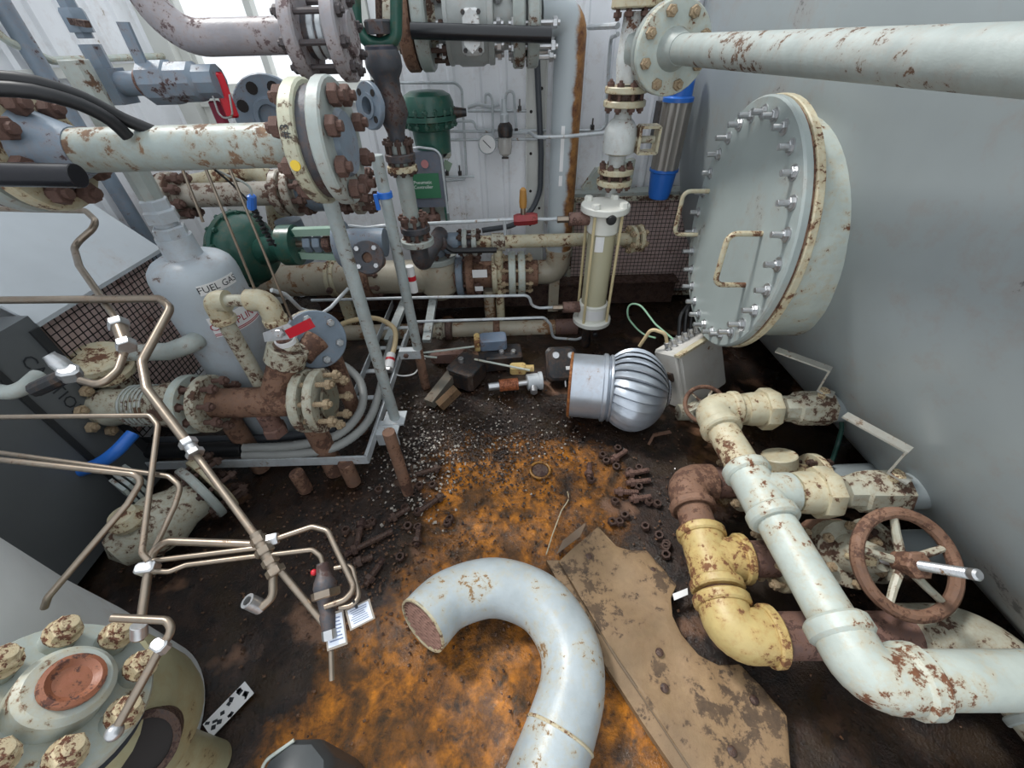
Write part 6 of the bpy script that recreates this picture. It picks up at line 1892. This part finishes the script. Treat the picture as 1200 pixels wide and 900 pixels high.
T = Thing('needle_valve', 'small tarnished steel needle valve with red dot hung with two tags', 'valve', (c1_.x, c1_.y, c1_.z-0.02))
dv = (c1_-c0_).normalized(); Lv = (c1_-c0_).length
T.add('body', MB().lathe([(0, 0), (0.011, 0), (0.013, 0.02*Lv/0.12), (0.019, 0.28*Lv), (0.021, 0.36*Lv), (0.019, 0.46*Lv), (0.022, 0.5*Lv), (0.016, 0.56*Lv), (0.013, 0.75*Lv), (0.015, 0.8*Lv), (0.012, Lv), (0, Lv)], c0_, dv, 14), M_DARKGREY())
T.add('hex_nut', MB().nut(c0_+dv*Lv*0.42, dv, 0.026, 0.014), M_STEEL())
T.add('end_nut', MB().nut(c1_, dv, 0.014, 0.016), M_ZINC())
T.add('red_dot', MB().ball(c0_+dv*Lv*0.1+V((-0.016, -0.005, 0.0)), 0.006, 10, 6), M_RED())
def tag(label, quad, z, tilt):
    """laminated paper tag, its print as fine grey lines"""
    c = at(*quad[0], Z=z); w, h, rot = quad[1:]
    R = Euler((tilt, 0.1, rot)).to_matrix()
    T = Thing('paper_tag', label, 'tag', c)
    T.add('laminate', MB().box(c, (w, h, 0.0012), R), plain('laminate_edge', (150, 140, 128), 0.3))
    pp = T.add('paper', MB().box(c+R @ V((0, 0, 0.0007)), (w*0.84, h*0.86, 0.0008), R), plain('tag_paper', (222, 228, 240), 0.5))
    for k in range(7):
        T.add('print_line', MB().box(c+R @ V((random.uniform(-.06, .02)*w, h*(0.32-0.1*k), 0.0014)), (w*random.uniform(0.45, 0.7), h*0.035, 0.0004), R), plain('print_grey', (120, 132, 160), 0.6), pp)
    return T
tag('white laminated tag folded below the needle valve end', ((393, 738), 0.034, 0.058, 0.35), 0.70, 0.5)
tag('white laminated tag tied to the small loop tube', ((422, 720), 0.044, 0.036, 0.5), 0.71, 0.3)
tz_('short straight drop tube under the folded tag', [(388, 762, 0.68), (389, 797, 0.655)], 0.0055, 0)
solo('cable_tie', 'tiny black tie holding the tag on the loop tube', 'tie', MB().tube([at(414, 704, Z=0.735), at(418, 712, Z=0.72)], 0.0025, 0, 6), M_BLACK())
# thin tubes
tz_('thin horizontal stainless tube turning down at the tray end', [(-25, 489, 0.90), (176, 487, 0.90), (185, 498, 0.89), (166, 648, 0.80), (174, 657, 0.79)], 0.0065, 0.016)
tz_('thin stainless tube slanting across and folding back to lower left', [(-25, 536, 0.86), (158, 556, 0.86), (166, 563, 0.85), (150, 590, 0.82), (56, 700, 0.74), (52, 712, 0.72)], 0.0072, 0.018)
tz_('thin stainless tube beside it ending in a downward hook', [(-25, 527, 0.84), (198, 558, 0.84), (212, 570, 0.83), (205, 592, 0.81), (180, 645, 0.77)], 0.0062, 0.02)
tz_('thicker stainless tube rising from the pump head to the cross fittings', [(162, 752, 0.72), (172, 680, 0.755), (179, 645, 0.775), (196, 634, 0.78), (304, 638, 0.775)], 0.0088, 0.022)
tz_('middle thin tube between the tube block and the cross fittings', [(180, 657, 0.77), (310, 641, 0.775)], 0.0058, 0)
tz_('lower thin tube with slight bend to the cross fittings', [(178, 669, 0.765), (198, 670, 0.765), (218, 662, 0.765), (312, 650, 0.77)], 0.0055, 0.02)
c = at(173, 666, Z=0.765)
solo('tube_clamp', 'bright square clamp block tying the thin tubes together', 'clamp', MB().rbox(c, (0.034, 0.02, 0.024), Euler((0.2, 0, 0.15)).to_matrix(), 0.004), M_ZINC())
c = at(163, 746, Z=0.722)
solo('tube_ferrule', 'bright ferrule on the lower end of the thicker tube', 'fitting', MB().cyl(c, c+V((0.004, 0.012, 0.02)), 0.0125, n=14), M_ZINC())
tz_('dull tube bending round over the pump head with loose end', [(132, 724, 0.80), (196, 727, 0.80), (202, 738, 0.795), (188, 760, 0.785), (134, 858, 0.74)], 0.0075, 0.016)
c = at(188, 757, Z=0.787)
solo('tube_clamp', 'small pale clamp on the dull bent tube', 'clamp', MB().rbox(c, (0.026, 0.018, 0.018), Euler((0, 0, -0.4)).to_matrix(), 0.004), M_ZINC())
c = at(134, 858, Z=0.74)
solo('tube_ferrule', 'round silver tip on the loose end of the dull tube', 'fitting', MB().ball(c, 0.0115, 12, 8), M_ZINC())

# ---- pump with tilted bolted head
PC = at(70, 815, d=0.66)
M_HEAD = paint('pale_head_paint', (178, 186, 180), 0.30, (124, 88, 64), (90, 64, 50), 9, stain=(176, 152, 96))
M_CASE = paint('olive_pump_paint', (168, 164, 132), 0.30, (104, 80, 58), (64, 50, 42), 7, stain=(140, 112, 66), var=0.2)
T = Thing('pump', 'pale pump with tilted head ringed by thick yellowed bolts and open side port', 'pump', (PC.x, PC.y, 0))
nP = V((0.66, 0.32, 0.67)).normalized()
cc = V((PC.x-0.005, PC.y-0.01, 0))
cc = at(96, 850, Z=0.50)
zt2 = 0.575
T.add('casing', MB().lathe([(0, 0.0), (0.05, 0.0), (0.05, 0.33), (0.12, 0.345), (0.150, 0.37), (0.158, 0.41), (0.158, zt2-0.05), (0.147, zt2-0.015), (0.12, zt2), (0, zt2)], (cc.x, cc.y, 0), UP, 44), M_CASE)
Rp = 0.130
hd = T.add('head', MB().lathe([(0, -0.10), (Rp*0.9, -0.10), (Rp*0.98, -0.09), (Rp*0.98, -0.012), (Rp*0.95, -0.006), (0, -0.006)], PC, nP, 44), M_HEAD)
T.add('dark_band', MB().torus(PC-nP*0.045, nP, Rp*0.985, 0.006, 44, 8), plain('dark_gap', (50, 54, 62), 0.6))
T.add('centre_boss', MB().lathe([(0, -0.01), (0.064, -0.01), (0.062, 0.030), (0.053, 0.038), (0, 0.038)], PC, nP, 36), M_HEAD)
T.add('rusty_plug', MB().lathe([(0, 0), (0.041, 0), (0.041, 0.008), (0.034, 0.010), (0.024, 0.003), (0, 0.003)], PC+nP*0.037+V((0.004, 0, 0)), nP, 28), paint('red_rust', (146, 92, 70), 0.42, (112, 66, 48), (58, 52, 54), 26))
x, y, a = frame(nP)
bo_me = MB().lathe([(0, -0.03), (0.026, -0.03), (0.024, 0.018), (0, 0.018)], (0, 0, 0), (0, 0, 1), 16).mesh('bolt_boss')
bme = MB().nut((0, 0, 0.018), (0, 0, 1), 0.022, 0.020).cyl((0, 0, 0.036), (0, 0, 0.050), 0.0125, n=12).lathe([(0, 0), (0.0265, 0), (0.0265, 0.004), (0, 0.004)], (0, 0, 0.016), (0, 0, 1), 14).mesh('bolt')
q = Matrix((x, y, a)).transposed().to_4x4()
for k in range(8):
    t = 2*PI*(k+0.30)/8
    Mx = Matrix.Translation(PC+(x*math.cos(t)+y*math.sin(t))*0.098) @ q
    T.put('bolt_boss', bo_me, M_HEAD, Mx, hd)
    T.put('bolt', bme, M_BOLTMIX(), Mx @ Matrix.Rotation(random.random(), 4, 'Z'), hd)
sdir = V((0.60, -0.30, 0.74)).normalized()
so = at(166, 872, Z=0.50)+sdir*0.035
T.add('side_port', MB().lathe([(0.046, -0.10), (0.064, -0.10), (0.058, 0.0), (0.046, 0.004)], so, sdir, 36, True), M_BOLTDARK())
T.add('port_bore', MB().disc(so-sdir*0.006, sdir, 0.047, 0.01), M_BORE())

# ---- white insulated column behind the pump
solo('insulated_column', 'white cloth wrapped upright column behind the pump at the left edge', 'column', MB().lathe([(0, 0), (0.31, 0), (0.312, 0.3), (0.305, 0.5), (0.31, 0.8), (0.30, 0.88), (0.2, 0.94), (0, 0.96)], (-1.235, 0.18, 0), UP, 56), paint('white_cloth', (226, 230, 230), 0.10, (180, 180, 176), (140, 140, 138), 5, rough=0.7, var=0.1), loc=(-1.235, 0.18, 0))

# ---- valve under the tray
v0, v1 = at(165, 628, Z=0.16), at(232, 580, Z=0.16)
dv_ = (v1-v0).normalized()
T = Thing('lower_valve', 'grimy pale valve body with flange ring under the tray front rail', 'valve', (v0.x, v0.y, 0))
T.add('body', MB().lathe([(0, -0.10), (0.06, -0.08), (0.10, 0.0), (0.11, 0.08), (0.085, 0.14), (0.08, 0.20), (0, 0.20)], v0, dv_, 26), M_WORN())
f = flange(T, v0+dv_*0.215, dv_, 0.125, 0.03, M_GREY(), 0)
f = flange(T, v0+dv_*0.26, dv_, 0.13, 0.03, M_CREAM(), 8, 0.018, M_BOLTDARK(), L=0.10)
T.add('cap', MB().lathe([(0, 0), (0.05, 0), (0.055, 0.02), (0.04, 0.05), (0, 0.055)], v0+V((0.02, -0.0, 0.09)), UP, 18), M_CREAM())
for k in range(4):
    T.add('fin', MB().box(v0+V((-0.06, 0.11+0.022*k, 0.12)), (0.10, 0.012, 0.08), Euler((0, 0, -0.5)).to_matrix()), M_GREY())
# blue hoses, black hose
solo('hose', 'bright blue hose twisted behind the thin tubes under the valve train', 'hose', MB().tube(catmull([at(156, 508, Z=.42), at(135, 530, Z=.40), at(112, 545, Z=.36), at(80, 556, Z=.33), at(20, 574, Z=.30), at(-30, 575, Z=.3)], 6), 0.022, 0, 12), M_BLUE())
solo('hose', 'darker blue hose lying behind the left end flange', 'hose', MB().tube(catmull([at(128, 532, Z=.30), at(95, 540, Z=.3), at(70, 520, Z=.34), at(95, 500, Z=.36)], 6), 0.020, 0, 12), plain('deep_blue', (30, 62, 130), 0.4))
solo('hose', 'black hose rising diagonally at the left edge behind the dome', 'hose', MB().tube(catmull([at(8, 602, Z=.36), at(50, 585, Z=.32), at(90, 565, Z=.28), at(120, 548, Z=.25)], 6), 0.015, 0, 10), M_BLACK())
# ---- floor card and grey cover
p = at(268, 830, Z=0.01)
R = Euler((0, 0, -0.62)).to_matrix()
T = Thing('label_card', 'torn white card with black specks lying on the dark wet floor', 'card', (p.x, p.y, 0))
cd_ = T.add('card', MB().box((p.x, p.y, 0.008), (0.052, 0.125, 0.002), R), M_PAPER())
rnd = random.Random(3)
for k in range(16):
    T.add('speck', MB().box(V((p.x, p.y, 0.0095))+R @ V((rnd.uniform(-.02, .02), rnd.uniform(-.055, .055), 0)), (rnd.uniform(.004, .014), rnd.uniform(.004, .016), 0.001), R @ Euler((0, 0, rnd.random()*3)).to_matrix()), M_INK(), cd_)
p = at(345, 905, Z=0.32)
T = Thing('grey_cover', 'smooth dark grey rounded cover with pale rim at the bottom edge', 'cover', (p.x, p.y-0.02, 0))
T.add('shell', MB().lathe([(0, 0.34), (0.04, 0.338), (0.072, 0.325), (0.085, 0.30), (0.088, 0.27), (0.088, 0.0), (0, 0)][::-1], (p.x, p.y-0.025, 0), UP, 10), plain('dark_grey_shell', (72, 76, 78), 0.45))
T.add('rim', MB().tube([(p.x-0.085, p.y-0.05, 0.30), (p.x-0.072, p.y+0.02, 0.318), (p.x-0.02, p.y+0.052, 0.322)], 0.004, 0.02, 8), M_PALE())
